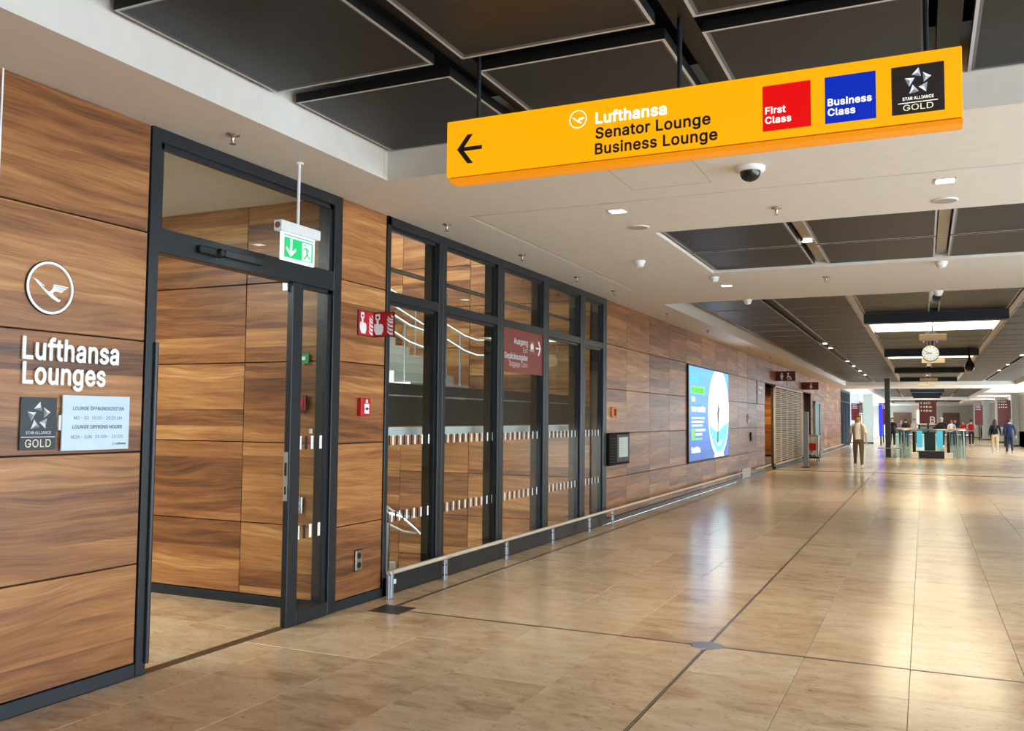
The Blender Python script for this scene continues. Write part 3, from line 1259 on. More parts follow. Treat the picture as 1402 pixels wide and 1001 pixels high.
FE = on_wall(0, 0, .338)
p.poly([(4.932, 2.712), (5.253, 2.712), (5.253, 2.855), (4.932, 2.855)], FE, 0, .001, EXG)
p.poly([(5.005, 2.722), (4.955, 2.768), (4.955, 2.79), (4.995, 2.758), (4.995, 2.85), (5.018, 2.85), (5.018, 2.758), (5.06, 2.79), (5.06, 2.768)], FE, .001, .002, EXW)
p.poly([(5.13, 2.718), (5.235, 2.718), (5.235, 2.845), (5.13, 2.845)], FE, .001, .002, EXW)
p.disc(5.160, 2.83, .009, FE, .002, .003, EXG, 14)
for L in ([(5.165, 2.815), (5.185, 2.81), (5.195, 2.772), (5.178, 2.765)],
          [(5.185, 2.812), (5.208, 2.795), (5.21, 2.785), (5.18, 2.80)],
          [(5.165, 2.815), (5.140, 2.798), (5.138, 2.788), (5.17, 2.805)],
          [(5.178, 2.768), (5.195, 2.772), (5.208, 2.752), (5.228, 2.742), (5.226, 2.733), (5.198, 2.744)],
          [(5.178, 2.768), (5.188, 2.762), (5.172, 2.74), (5.152, 2.722), (5.143, 2.728), (5.16, 2.745)]):
    p.poly(L, FE, .002, .003, EXG)
p.poly([(4.925, 2.868), (5.26, 2.868), (5.26, 2.875), (4.925, 2.875)], FE, 0, .001, mat('exit_glow_blue', (90, 130, 190), .4, emit=.5))
p.poly([(4.925, 2.700), (5.26, 2.700), (5.26, 2.703), (4.925, 2.703)], FE, 0, .001, GREYP)
p.build('pictogram', ex)

# ================================================================== big yellow lounge sign
big = empty('lounge_sign', (3.23, 4.54, 2.964), 'large yellow illuminated lounge sign hanging across the hall', 'sign')
YEL = mat('sign_yellow_glow', (255, 171, 0), .4, emit=.72)
YED = mat('sign_yellow_edge', (248, 152, 2), .4, emit=.56)
p = MB()
p.box(1.885, 4.577, 4.48, 4.60, 2.995, 3.322, YEL, .003)
p.box(1.897, 4.577, 4.492, 4.60, 2.964, 2.988, YED, .003)
p.box(1.90, 4.57, 4.50, 4.595, 2.986, 2.997, mat('sign_seam', (150, 84, 6), .5))
p.build('light_box', big)
for x in (2.06, 3.25, 4.43):
    q = MB()
    q.tube([(x, 4.54, 3.32), (x, 4.54, 4.05)], .013, FRAME, 10)
    q.build('hanger_rod', big)
FB = on_front(0, 0, 4.48)
GW = mat('glow_white', (255, 253, 246), .4, emit=1.0)
q = MB()
q.poly([(1.953, 3.150), (2.02, 3.232), (2.056, 3.232), (1.999, 3.160), (2.115, 3.160), (2.115, 3.137), (1.999, 3.137), (2.058, 3.062), (2.022, 3.062)], FB, 0, .0012, SIGNK)
q.build('arrow', big)
q = MB()
q.ring(2.702, 3.230, .046, .050, FB, 0, .0012, GW, 40)
crane(q, FB, 2.702, 3.230, .046, GW, 0, .0012)
q.build('emblem', big)
q = MB()
text(q, 'Lufthansa', FB, 2.806, 3.192, .058, GW, .0012, width=.387, bold=0.091)
q.build('lettering', big, label='white glowing airline name')
q = MB()
text(q, 'Senator Lounge', FB, 2.806, 3.109, .057, SIGNK, .0012, width=.617, bold=0.083)
text(q, 'Business Lounge', FB, 2.803, 3.023, .057, SIGNK, .0012, width=.655, bold=0.083)
q.build('lettering', big, label='black lounge names')
for (a, b, m_, t1, t2, w1, w2, lab) in (
        (3.685, 3.915, mat('glow_red', (236, 4, 8), .4, emit=.6), 'First', 'Class', .096, .122, 'red first class square'),
        (3.980, 4.210, mat('glow_blue', (2, 44, 186), .4, emit=.62), 'Business', 'Class', .196, .122, 'blue business class square')):
    q = MB()
    q.poly([(a, 3.033), (b, 3.033), (b, 3.263), (a, 3.263)], FB, 0, .0012, m_)
    sq = q.build('class_square', big, label=lab)
    q = MB()
    text(q, t1, FB, a + .014, 3.120, .033, GW, .002, width=w1, bold=0.078)
    text(q, t2, FB, a + .014, 3.071, .033, GW, .002, width=w2, bold=0.078)
    q.build('lettering', sq)
q = MB()
q.poly([(4.278, 3.033), (4.503, 3.033), (4.503, 3.263), (4.278, 3.263)], FB, 0, .0012, mat('square_dark', (48, 38, 34), .5))
sq = q.build('star_square', big, label='dark star alliance gold square')
q = MB()
E1 = mat('glow_logo_a', (232, 238, 246), .4, emit=.8)
E2 = mat('glow_logo_b', (178, 186, 200), .4, emit=.7)
E3 = mat('glow_logo_c', (130, 138, 150), .4, emit=.6)
star_logo(q, FB, 4.392, 3.188, .060, .0014, E1, E2, E3)
text(q, 'STAR ALLIANCE', FB, 4.325, 3.098, .014, GW, .002, width=.132, bold=0.039)
q.poly([(4.305, 3.084), (4.475, 3.084), (4.475, 3.087), (4.305, 3.087)], FB, .001, .002, GW)
text(q, 'GOLD', FB, 4.327, 3.049, .028, mat('glow_gold', (244, 232, 196), .4, emit=.8), .002, width=.128)
q.build('lettering', sq)

# ================================================================== CEILING
ce = MB()
ZT = 3.95


def slab(x0, x1, y0, y1, z1=ZT):
    ce.box(x0, x1, y0, y1, H, z1, WHITE)


E_ = .0015
for a, b in zip([-8, 1.6, 5.69, 12.6, 20, 28, 36, 44], [1.6, 5.69, 12.6, 20, 28, 36, 44, 50.0]):
    slab(-.03, .655, a + E_, b - E_)
slab(.655, 8.5, -8, .2)
slab(.655, 8.5, 5.745, 7.085)
slab(.69, 8.5, 7.115, 8.42)
slab(.69, 2.03, 8.42, 11.06)
slab(.69, 8.5, 11.06, 12.35)
slab(.655, 8.5, 12.352, 13.77)
slab(7.1, 8.5, 8.42, 11.06)
slab(8.5, 10.0, -8, 50)
slab(-.03, 10.0, 50.0, 51.2)
slab(-.03, 2.0, 51.2, 51.6)
slab(7.2, 10.0, 51.2, 51.6)
slab(-.03, 10.0, 51.6, 55.0)
slab(10.0, 12.0, 51.6, 55.0)
slab(-2.0, 1.4, 55, 118)
slab(7.8, 12.0, 55, 118)
slab(1.4, 7.8, 83, 86)
slab(1.4, 7.8, 104, 118)
ce.box(-2, 12, -8, 118, 4.25, 4.4, JOINT)                      # dark void above the coffers
ce.box(-6.2, -.03, 1.0, 6.2, H, 3.6, WHITE)                    # lobby ceiling
ceil = ce.build('ceiling', at=(0, 0, H), kind='structure')

RDK = mat('panel_side', (20, 20, 21), .5, .2)
_cp = {}


def cpanel(x0, x1, y0, y1, z, mt=None, rim=.035):
    sx, sy = x1 - x0, y1 - y0
    key = (round(sx, 3), round(sy, 3))
    if key not in _cp:
        b = MB()
        a, c = sx / 2, sy / 2
        h = .06
        O = [(-a, -c), (a, -c), (a, c), (-a, c)]
        I = [(-a + rim, -c + rim), (a - rim, -c + rim), (a - rim, c - rim), (-a + rim, c - rim)]
        M1 = [(-a + .018, -c + .018), (a - .018, -c + .018), (a - .018, c - .018), (-a + .018, c - .018)]
        v = [(*p_, h) for p_ in O] + [(*p_, 0) for p_ in O] + [(*p_, 0) for p_ in M1] + [(*p_, .006) for p_ in I]
        b.add(v, [(i, (i + 1) % 4, 4 + (i + 1) % 4, 4 + i) for i in range(4)], RDK)
        b.add(v, [(4 + i, 4 + (i + 1) % 4, 8 + (i + 1) % 4, 8 + i) for i in range(4)], RIM)
        b.add(v, [(8 + i, 8 + (i + 1) % 4, 12 + (i + 1) % 4, 12 + i) for i in range(4)], mat('rim_inner', (86, 88, 92), .45, .2))
        b.add([v[i] for i in (12, 13, 14, 15)], [(0, 1, 2, 3)], MESH)
        me = bpy.data.meshes.new('ceiling_panel')
        me.from_pydata(b.v, [], b.f)
        for mm in b.mats:
            me.materials.append(mm)
        me.polygons.foreach_set('material_index', b.mi)
        me.update()
        bm = bmesh.new()
        bm.from_mesh(me)
        bmesh.ops.remove_doubles(bm, verts=bm.verts[:], dist=1e-5)
        for f_ in bm.faces:
            f_.normal_update()
        bmesh.ops.recalc_face_normals(bm, faces=bm.faces[:])
        bm.to_mesh(me)
        bm.free()
        _cp[key] = me
    return put_plate('ceiling_panel', ceil, _cp[key], ((x0 + x1) / 2, (y0 + y1) / 2, z))


C1X = [(.70, 1.845), (2.03, 3.16), (3.36, 4.445), (4.655, 5.79), (5.97, 7.1), (7.28, 8.42)]
for y0, y1 in ((.3, 1.55), (1.72, 2.97), (3.13, 4.385), (4.575, 5.735)):
    for x0, x1 in C1X:
        cpanel(x0, x1, y0, y1, 3.64)
for x in (1.938, 3.26, 4.55, 5.88, 7.19):
    b = MB()
    b.box(x - .06, x + .06, .2, 5.745, 3.72, 3.86, mat('beam_dark', (30, 29, 30), .5, .2))
    b.build('carrier_beam', ceil)
for x0, x1 in ((2.065, 3.24), (3.39, 4.53), (4.66, 5.80), (5.93, 7.06)):
    for y0, y1 in ((8.45, 9.755), (9.80, 11.04)):
        cpanel(x0, x1, y0, y1, 3.45)
BEAML = mat('beam_metal', (176, 168, 158), .4, .3)
for x in (3.315, 4.595, 5.865):
    b = MB()
    b.box(x - .05, x + .05, 8.43, 11.05, 3.50, 3.56, BEAML)
    b.build('carrier_beam', ceil)
C3X = [(.82, 1.945), (2.125, 3.28), (3.40, 4.51), (4.65, 5.76), (5.90, 7.04), (7.2, 8.34)]
LUM = [(18.05, 22.0), (27.6, 31.6), (37.2, 41.2), (45.3, 49.0)]
yy = 13.80
while yy < 49.6:
    y0, y1 = yy, min(yy + 1.345, 49.95)
    for i, (x0, x1) in enumerate(C3X):
        if i in (2, 3) and any(a - .4 < (y0 + y1) / 2 < b + .3 for a, b in LUM):
            continue
        cpanel(x0, x1, y0 + .01, y1 - .01, 3.6)
    yy += 1.38
for x, w_ in ((3.34, .05), (5.83, .05)):
    b = MB()
    b.box(x - w_, x + w_, 13.78, 49.9, 3.585, 3.70, BEAML)
    b.build('carrier_beam', ceil)
for x in (2.035, 7.12):
    b = MB()
    b.box(x - .085, x + .085, 13.78, 49.9, 3.66, 3.74, BLACK)
    b.build('light_track', ceil)
LUMM = mat('luminous', (255, 241, 208), .5, emit=5.0)
for k, (a, b_) in enumerate(LUM):
    lp = MB()
    lp.box(3.42, 5.76, a + .12, b_, 3.63, 3.66, LUMM)
    lo = lp.build('luminous_panel', label=['large luminous ceiling panel nearest the camera in the long coffer',
                                           'second luminous ceiling panel behind the hanging clock',
                                           'third luminous ceiling panel along the long coffer',
                                           'fourth luminous ceiling panel at the far end of the long coffer'][k], cat='ceiling light')
    fr_ = MB()
    fr_.box(3.39, 5.79, a - .15, a + .10, 3.42, 3.66, mat('beam_blue', (30, 40, 48), .45, .3), .004)
    fr_.build('crossbeam', lo, at=(4.6, a, 3.42))
    fr_ = MB()
    fr_.box(4.575, 4.595, a + .12, b_, 3.618, 3.632, RIM)
    fr_.build('joint_bar', lo, at=(4.6, a, 3.6))
# far coffers
fc = MB()
for (ya, yb) in ((55.4, 82.8), (86.3, 103.8)):
    y = ya
    while y < yb - 1:
        for x0, x1 in ((1.5, 2.75), (2.85, 3.6), (5.6, 6.35), (6.45, 7.7)):
            fc.box(x0, x1, y, y + 1.3, 3.62, 3.66, MESH)
        y += 1.36
fc.build('ceiling_panels', ceil, kind='stuff')
for k, (a, b_) in enumerate(((56.5, 60.5), (64, 68), (72, 76), (80, 82.5), (89, 93), (98, 102))):
    lp = MB()
    lp.box(3.65, 5.55, a, b_, 3.63, 3.66, LUMM)
    lp.box(3.6, 5.6, a - .3, a - .05, 3.45, 3.66, MATS['beam_blue'])
    lp.build('luminous_panel', label=['first', 'second', 'third', 'fourth', 'fifth', 'sixth'][k] + ' small luminous panel beyond the far ceiling bulkhead', cat='ceiling light', group='distant luminous panels')

# downlights -------------------------------------------------------------
DLM = mat('downlight_glow', (255, 240, 214), .4, emit=9.0)
DLABEL = {(1.972, 7.40): 'square ceiling downlight left of the yellow sign above the glazing', (4.566, 7.40): 'square ceiling downlight at right below the end of the yellow sign',
          (1.979, 12.15): 'square ceiling downlight in the white strip beyond the short coffer'}


def downlight(x, y, label, z=H, lamp=60, s=.075):
    b = MB()
    fr0 = lambda a, c, d_: Vector((x + a, y + c, z - d_))
    for (a0, a1, c0, c1) in ((-s, s, -s, -s + .012), (-s, s, s - .012, s), (-s, -s + .012, -s, s), (s - .012, s, -s, s)):
        b.box(x + a0, x + a1, y + c0, y + c1, z - .006, z - .0005, PLASTW)
    o = b.build('downlight', label=label, cat='ceiling light', at=(x, y, z))
    b = MB()
    b.box(x - s + .012, x + s - .012, y - s + .012, y + s - .012, z - .003, z - .001, DLM)
    b.build('lens', o)
    if lamp:
        spot('downlight_lamp', (x, y, z - .03), lamp)
    return o


for (x, y), lab in DLABEL.items():
    downlight(x, y, lab)
downlight(3.30, 9.76, 'downlight set between the two panel rows of the short coffer', z=3.49, lamp=40, s=.06)
ORD = ['first', 'second', 'third', 'fourth', 'fifth', 'sixth', 'seventh']
for k, y in enumerate((14.2, 24.8, 26.4, 32.5, 35.5, 39.0, 42.5)):
    b = MB()
    b.box(2.035 - .055, 2.035 + .055, y - .13, y + .13, 3.625, 3.66, PLASTW)
    o = b.build('track_light', label=ORD[k] + ' small lamp from the near end of the left ceiling track', cat='ceiling light', group='track lamps left of the luminous panels')
    b = MB()
    b.box(2.035 - .045, 2.035 + .045, y - .11, y + .11, 3.62, 3.626, DLM)
    b.build('lens', o)
for k, y in enumerate((26, 31, 36, 40)):
    b = MB()
    b.box(7.12 - .055, 7.12 + .055, y - .13, y + .13, 3.625, 3.66, PLASTW)
    o = b.build('track_light', label=ORD[k] + ' small lamp from the near end of the right ceiling track', cat='ceiling light', group='track lamps right of the luminous panels')
    b = MB()
    b.box(7.12 - .045, 7.12 + .045, y - .11, y + .11, 3.62, 3.626, DLM)
    b.build('lens', o)

# sprinklers, speakers, detectors, cameras ---------------------------------
CHR = mat('chrome', (190, 190, 190), .15, 1.0)


def sprinkler(x, y, label, group=None):
    e_ = empty('sprinkler', (x, y, H), label, 'sprinkler', group)
    b = MB()
    b.lathe([(.045, -.002), (.042, -.010), (.016, -.014), (.012, -.03), (.006, -.05)], (x, y, H), CHR, 16)
    b.build('rosette', e_)
    b = MB()
    for s1 in (-1, 1):
        b.tube([(x + s1 * .010, y, H - .028), (x + s1 * .014, y, H - .042), (x, y, H - .062)], .003, CHR, 6)
    b.lathe([(.022, -.062), (.022, -.065)], (x, y, H), CHR, 14)
    b.build('deflector', e_)


SPL = [(0.346, 4.389, 'sprinkler head above the glazed door'), (0.323, 7.292, 'sprinkler head above the first glazing bay'),
       (0.332, 9.012, 'sprinkler head above the second glazing bay'), (0.353, 10.693, 'sprinkler head above the fourth glazing bay'),
       (0.40, 12.074, 'sprinkler head above the last glazing bay'), (3.271, 7.794, 'sprinkler head below the yellow sign left of round speaker'),
       (3.29, 11.857, 'sprinkler head in the white strip beyond the short coffer'),
       (0.396, 15.007, 'sprinkler head beside the start of the long coffer'), (.39, 18.2, 'sprinkler head over the advert wall, second beside the long coffer'),
       (.39, 23, 'sprinkler head over the advert wall, third beside the long coffer'), (.39, 26.5, 'sprinkler head over the advert wall, fourth beside the long coffer')]
for x, y, l in SPL:
    sprinkler(x, y, l)
for x, y, l in ((1.958, 8.10, 'round ceiling speaker left of the short coffer'), (4.579, 8.06, 'round ceiling speaker under the right end of the yellow sign')):
    b = MB()
    b.lathe([(.10, -.001), (.10, -.008), (.088, -.010)], (x, y, H), PLASTW, 32)
    o = b.build('ceiling_speaker', label=l, cat='speaker', at=(x, y, H))
    b = MB()
    b.lathe([(.086, -.0095), (.086, -.0115)], (x, y, H), mat('speaker_grille', (176, 166, 156), .6), 32)
    b.build('grille', o)


def detector(x, y, label, s=1.0, z=H):
    b = MB()
    b.lathe([(.055 * s, -.001), (.055 * s, -.02 * s), (.045 * s, -.03 * s)], (x, y, z), PLASTW, 20)
    o = b.build('smoke_detector', label=label, cat='detector', at=(x, y, z))
    b = MB()
    b.lathe([(.045 * s, -.03 * s), (.042 * s, -.05 * s), (.02 * s, -.062 * s)], (x, y, z), PLASTW, 20)
    b.build('sensor_head', o)


detector(1.437, 9.86, 'white smoke detector left of the short coffer', 1.25)
detector(1.98, 11.36, 'white smoke detector beyond the short coffer near left downlight', 1.1)
detector(4.60, 11.2, 'white smoke detector beyond the short coffer at right', 1.2)
detector(1.985, 13.70, 'white smoke detector on the edge of the long coffer at left', 1.2)
detector(4.60, 13.70, 'white smoke detector on the edge of the long coffer at right', 1.2)
dcam = MB()
dcam.lathe([(.105, -.001), (.105, -.028), (.075, -.036)], (3.281, 6.46, H), PLASTW, 32)
do = dcam.build('dome_camera', label='dome security camera with black dome below the yellow sign', cat='camera', at=(3.281, 6.46, H))
dm = MB()
dm.lathe([(.074, -.034), (.070, -.062), (.056, -.085), (.033, -.101), (.008, -.107)], (3.281, 6.46, H), mat('dome_black', (14, 13, 13), .06), 28)
dm.build('dome', do)
hatch = MB()
for (a, b_, c_, d_) in ((2.31, 2.94, 6.135, 6.139), (2.31, 2.94, 6.755, 6.759), (2.31, 2.314, 6.135, 6.759), (2.936, 2.94, 6.135, 6.759)):
    hatch.box(a, b_, c_, d_, H - .0006, H + .002, mat('hatch_line', (150, 142, 132), .8))
hatch.build('ceiling_hatch', ceil)
bc = empty('hanging_dome_camera', (5.53, 27.0, 2.98), 'black pear-shaped dome camera hanging right of the clock', 'camera')
q = MB()
q.tube([(5.53, 27, 3.6), (5.53, 27, 3.30)], .03, BLACK, 8)
q.build('rod', bc)
q = MB()
q.lathe([(.03, .35), (.06, .26), (.12, .16), (.125, .08)], (5.53, 27, 2.98), BLACK, 20)
q.build('housing', bc)
q = MB()
q.lathe([(.12, .08), (.10, .02), (.06, -.02), (.01, -.03)], (5.53, 27, 2.98), MATS['dome_black'], 20)
q.build('dome', bc)
pj = empty('ceiling_spotlight', (4.585, 14.15, 3.3), 'black spotlight hanging at the near end of the long coffer', 'spotlight')
q = MB()
q.box(4.555, 4.615, 14.1, 14.2, 3.42, 3.66, BLACK, .004)
q.build('bracket', pj)
q = MB()
q.lathe([(.05, -.09), (.06, -.02), (.06, .08), (.045, .10)], (4.585, 14.15, 3.38), BLACK, 16, 'y')
q.build('lamp_head', pj)

PUR = mat('purple_halo', (150, 60, 230), .4, emit=1.2)  # purple halo beside spotlight and clock hanger, put in as glowing strips
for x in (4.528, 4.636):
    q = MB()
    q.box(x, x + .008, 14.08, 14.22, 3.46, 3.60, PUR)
    q.build('halo_strip', pj)
# hanging boxes and clock ------------------------------------------------------
BEIGE = mat('beige_box', (146, 126, 94), .5)
for k, (y, x0, x1, z0, z1) in enumerate(((18.6, 4.33, 4.80, 3.12, 3.245), (29.5, 4.35, 4.98, 3.34, 3.47), (42.3, 4.25, 4.95, 3.33, 3.46), (47, 4.2, 4.9, 3.26, 3.36))):
    hb = empty('hanging_sign_box', ((x0 + x1) / 2, y, z0), ['nearest beige sign box hanging above the clock', 'second beige sign box hanging just below the clock',
               'third beige sign box hanging in the long coffer', 'farthest beige sign box hanging in the long coffer'][k], 'sign box')
    q = MB()
    q.box(x0, x1, y - .05, y + .05, z0, z1, BEIGE, .006)
    q.build('box', hb)
    q = MB()
    q.tube([((x0 + x1) / 2, y, z1), ((x0 + x1) / 2, y, 3.62)], .008, FRAME, 6)
    q.build('rod', hb)
ck = empty('hanging_clock', (4.545, 22, 3.115), 'round white station clock hanging in the hall centre', 'clock')
q = MB()
q.lathe([(.175, -.05), (.185, -.04), (.185, .05), (.175, .06)], (4.545, 22, 3.115), FRAME, 40, 'y')
q.build('case', ck)
q = MB()
FC = on_front(4.545, 3.115, 21.95)
q.disc(0, 0, .17, FC, 0, .001, mat('clock_face', (150, 158, 166), .5), 40)
q.build('dial', ck)
q = MB()
for k in range(12):
    t_ = math.radians(90 - 30 * k)
    c1, s1 = math.cos(t_), math.sin(t_)
    w_ = .006
    q.poly([(.125 * c1 - w_ * s1, .125 * s1 + w_ * c1), (.125 * c1 + w_ * s1, .125 * s1 - w_ * c1),
            (.158 * c1 + w_ * s1, .158 * s1 - w_ * c1), (.158 * c1 - w_ * s1, .158 * s1 + w_ * c1)], FC, .001, .002, SIGNK)
q.build('hour_marks', ck)
for deg, L, w_ in ((264.5, .09, .007), (294, .14, .005)):
    q = MB()
    t_ = math.radians(90 - deg)
    c1, s1 = math.cos(t_), math.sin(t_)
    q.poly([(-.03 * c1 - w_ * s1, -.03 * s1 + w_ * c1), (-.03 * c1 + w_ * s1, -.03 * s1 - w_ * c1), (L * c1 + w_ * s1, L * s1 - w_ * c1), (L * c1 - w_ * s1, L * s1 + w_ * c1)],
           FC, .002, .004, SIGNK)
    q.build('clock_hand', ck)
q = MB()
q.tube([(4.545, 22, 3.29), (4.545, 22, 3.62)], .02, FRAME, 10)
q.box(4.44, 4.65, 21.95, 22.05, 3.56, 3.6, FRAME)
q.build('hanger', ck)
for x in (4.40, 4.67):  # halo strips either side of the clock hanger
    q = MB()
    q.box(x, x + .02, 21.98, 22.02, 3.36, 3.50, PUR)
    q.build('halo_strip', ck)
q = MB()
q.box(4.39, 4.70, 21.985, 22.015, 3.50, 3.52, FRAME)
q.build('cross_arm', ck)

# ================================================================== wall things further on
q = MB()
q.box(0, .05, 12.91, 13.935, .875, 1.37, mat('terminal_black', (14, 15, 17), .65, spec=.15), .006)
tm = q.build('info_terminal', label='black wall terminal with grey screen beside the glazing', cat='terminal')
q = MB()
q.box(.05, .056, 13.27, 13.92, .915, 1.345, mat('bezel_grey', (62, 66, 70), .5), .004)
q.build('bezel', tm)
q = MB()
SCR = mat('terminal_screen', (168, 182, 172), .3, emit=.45)
q.box(.056, .058, 13.37, 13.82, .99, 1.30, SCR)
sc_o = q.build('screen', tm)
q = MB()
FT = on_wall(0, 0, .058)
for k in range(7):
    q.poly([(13.42, 1.27 - k * .037), (13.56 + .03 * (k % 3), 1.27 - k * .037), (13.56 + .03 * (k % 3), 1.28 - k * .037), (13.42, 1.28 - k * .037)], FT, 0, .001, GREYP)
    q.poly([(13.66, 1.27 - k * .037), (13.76, 1.27 - k * .037), (13.76, 1.278 - k * .037), (13.66, 1.278 - k * .037)], FT, 0, .001, GREYP)
q.build('list_rows', sc_o)
q = MB()
for k in range(9):
    q.box(.05, .053, 12.96, 13.22, .92 + k * .045, .93 + k * .045, GREYP if k == 99 else BLACK)
q.build('vent_slats', tm)
q = MB()
OR = mat('orange_case', (236, 120, 40), .4)
q.box(0, .03, 13.13, 13.37, 1.61, 1.775, OR, .01)
oo = q.build('orange_box', label='small orange wall box above the black terminal', cat='box')
q = MB()
q.box(.03, .036, 13.21, 13.30, 1.64, 1.745, BLACK, .003)
q.build('display', oo)

# advert ------------------------------------------------------------------
ad = MB()
ad.box(0, .035, 17.985, 22.12, .69, 2.735, BLACK, .004)
adv = ad.build('advert_screen', label='large bright blue advertising screen on the wooden wall', cat='screen')
FA = on_wall(0, 0, .035)
EM = 2.4
A = lambda n_, c_, e_=EM: mat('advert_' + n_, c_, .4, emit=e_)
q = MB()
y0, y1, z0, z1 = 18.03, 22.08, .73, 2.70
n_ = 10
for k in range(n_):
    zz0, zz1 = z0 + (z1 - z0) * k / n_, z0 + (z1 - z0) * (k + 1) / n_
    f_ = k / (n_ - 1)
    q.poly([(y0, zz0), (y1, zz0), (y1, zz1), (y0, zz1)], FA, 0, .001,
           A('bg%d' % k, (int(36 + 40 * f_), int(74 + 70 * f_), int(140 + 90 * f_)), 1.5))
q.build('picture', adv)
q = MB()
cx_, cz_ = 20.95, 1.75
q.poly([(cx_ + 1.13 * math.cos(t_ * math.pi / 24), max(z0, min(z1, cz_ + 1.02 * math.sin(t_ * math.pi / 24)))) for t_ in range(48)], FA, .001, .002, A('white', (244, 250, 255), 1.9))
q.build('bright_circle', adv)
q = MB()
q.poly([(19.9, 1.5), (20.3, 1.38), (20.8, 1.30), (21.4, 1.44), (22.05, 1.52), (21.9, 1.25), (21.55, 1.0), (21.2, .85), (20.7, .85), (20.3, 1.05), (20.0, 1.3)], FA, .002, .003, A('sea', (60, 168, 205), 1.6))
q.poly([(20.4, .73), (21.5, .73), (21.35, .86), (20.55, .86)], FA, .002, .003, A('spray', (190, 226, 240), 1.8))
q.poly([(20.3, 1.2), (20.7, 1.06), (21.3, 1.12), (21.7, 1.28), (21.2, .98), (20.75, .98)], FA, .003, .004, A('sea2', (130, 205, 228), 1.8))
q.poly([(20.7, 1.05), (20.86, 1.05), (20.9, 1.5), (20.98, 1.75), (21.0, 1.85), (20.92, 1.9), (20.88, 2.06), (20.83, 2.06), (20.82, 1.86), (20.74, 1.76), (20.78, 1.4)], FA, .003, .004, A('figure', (24, 44, 66), .6))
q.build('motif', adv)
q = MB()
text(q, 'From', FA, 18.25, 2.39, .125, A('teal', (20, 190, 150), 1.2), .003, width=.62, bold=0.130)
q.poly([(18.22, 2.14), (19.45, 2.14), (19.45, 2.29), (18.22, 2.29)], FA, .001, .002, A('green', (90, 220, 20), 1.3))
text(q, 'no wonder', FA, 18.27, 2.155, .115, A('green_dark', (50, 150, 30), .9), .003, width=1.1, bold=0.130)
text(q, 'to', FA, 18.25, 1.97, .11, A('yellow', (240, 220, 30), 1.4), .003, width=.3, bold=0.130)
text(q, 'wow wonder', FA, 18.25, 1.76, .115, MATS['advert_white'], .003, width=1.25, bold=0.130)
for k in range(3):
    q.poly([(18.25, 1.60 - k * .08), (19.45 - .1 * k, 1.60 - k * .08), (19.45 - .1 * k, 1.64 - k * .08), (18.25, 1.64 - k * .08)], FA, .001, .002, A('textline', (210, 224, 240), 1.2))
q.poly([(18.25, 1.16), (18.5, 1.16), (18.5, 1.40), (18.25, 1.40)], FA, .001, .002, MATS['advert_green'])
for k in range(2):
    q.poly([(18.58, 1.34 - k * .09), (19.5 - .3 * k, 1.34 - k * .09), (19.5 - .3 * k, 1.39 - k * .09), (18.58, 1.39 - k * .09)], FA, .001, .002, MATS['advert_textline'])
q.poly([(18.58, 1.16), (19.2, 1.16), (19.2, 1.19), (18.58, 1.19)], FA, .001, .002, MATS['advert_green'])
text(q, 'Deloitte.', FA, 18.25, .90, .11, MATS['advert_white'], .003, width=.78, bold=0.130)
q.build('lettering', adv)
# little wall devices beyond the advert
for y, z, m_, lab in ((24.9, 1.62, SIGNW, 'slim white handset on the wall beyond the advert'), (25.3, 1.12, SIGNK, 'small dark card reader on the wall beyond the advert')):
    q = MB()
    q.box(0, .04, y - .08, y + .08, z - .12, z + .12, m_, .006)
    q.box(.04, .045, y - .05, y + .05, z - .02, z + .08, GREYP, .002)
    q.build('wall_device', label=lab, cat='wall device')
q = MB()
q.box(0, .02, 26.35, 27.72, 2.06, 2.73, mat('maroon_plate', (128, 72, 74), .35), .003)
mp = q.build('maroon_plate_sign', label='dull maroon direction plate left of the washroom entrance', cat='sign')
q = MB()
q.poly([(26.6, 2.5), (27.3, 2.5), (27.3, 2.58), (26.6, 2.58)], on_wall(0, 0, .02), 0, .001, SIGNW)
q.poly([(26.6, 2.36), (27.0, 2.36), (27.0, 2.42), (26.6, 2.42)], on_wall(0, 0, .02), 0, .001, SIGNW)
q.build('lettering', mp)

# ================================================================== washroom entrance with louvre screen
wr = MB()
wr.box(-2.6, -2.4, 27.6, 40.2, 0, 2.74, JOINT)
wr.box(-2.6, -.05, 27.6, 40.2, 2.70, 2.9, JOINT)
wr.box(-2.6, -.25, 27.56, 27.7, 0, 2.7, JOINT)
wr.box(-2.6, -.25, 40.06, 40.2, 0, 2.7, JOINT)
wr.box(-2.6, -.03, 27.6, 40.2, -.3, -.005, GROUT)
wrec = wr.build('washroom_wall', at=(-1.5, 40, 0), kind='structure')
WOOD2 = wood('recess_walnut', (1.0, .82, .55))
for x0, x1 in ((-2.38, -1.3), (-1.29, -.28)):
    for z0, z1 in zip(ROWS[:-2], ROWS[1:-1]):
        put_plate('panel', wrec, plate('panel', x1 - x0, z1 - z0 - 2 * G, WOOD2, .022, .003), ((x0 + x1) / 2, 40.04, (z0 + z1) / 2), RZ)
for k in range(9):
    for z0, z1 in zip(ROWS[:-2], ROWS[1:-1]):
        put_plate('panel', wrec, plate('panel', 1.33, z1 - z0 - 2 * G, WOOD2, .022, .003), (-2.38, 28.4 + k * 1.34, (z0 + z1) / 2))
PALE = mat('pale_slat', (222, 204, 178), .5)
ls = empty('louvre_screen', (-.02, 33.6, 0), 'pale wooden louvre screen before the washroom entrance', 'screen')
LY0, LY1 = 29.9, 37.2
q = MB()
q.box(-.06, .0, LY0, LY0 + .10, .06, 2.72, PALE)
q.box(-.06, .0, LY1 - .10, LY1, .06, 2.72, PALE)
q.box(-.06, .0, LY0, LY1, 2.66, 2.72, PALE)
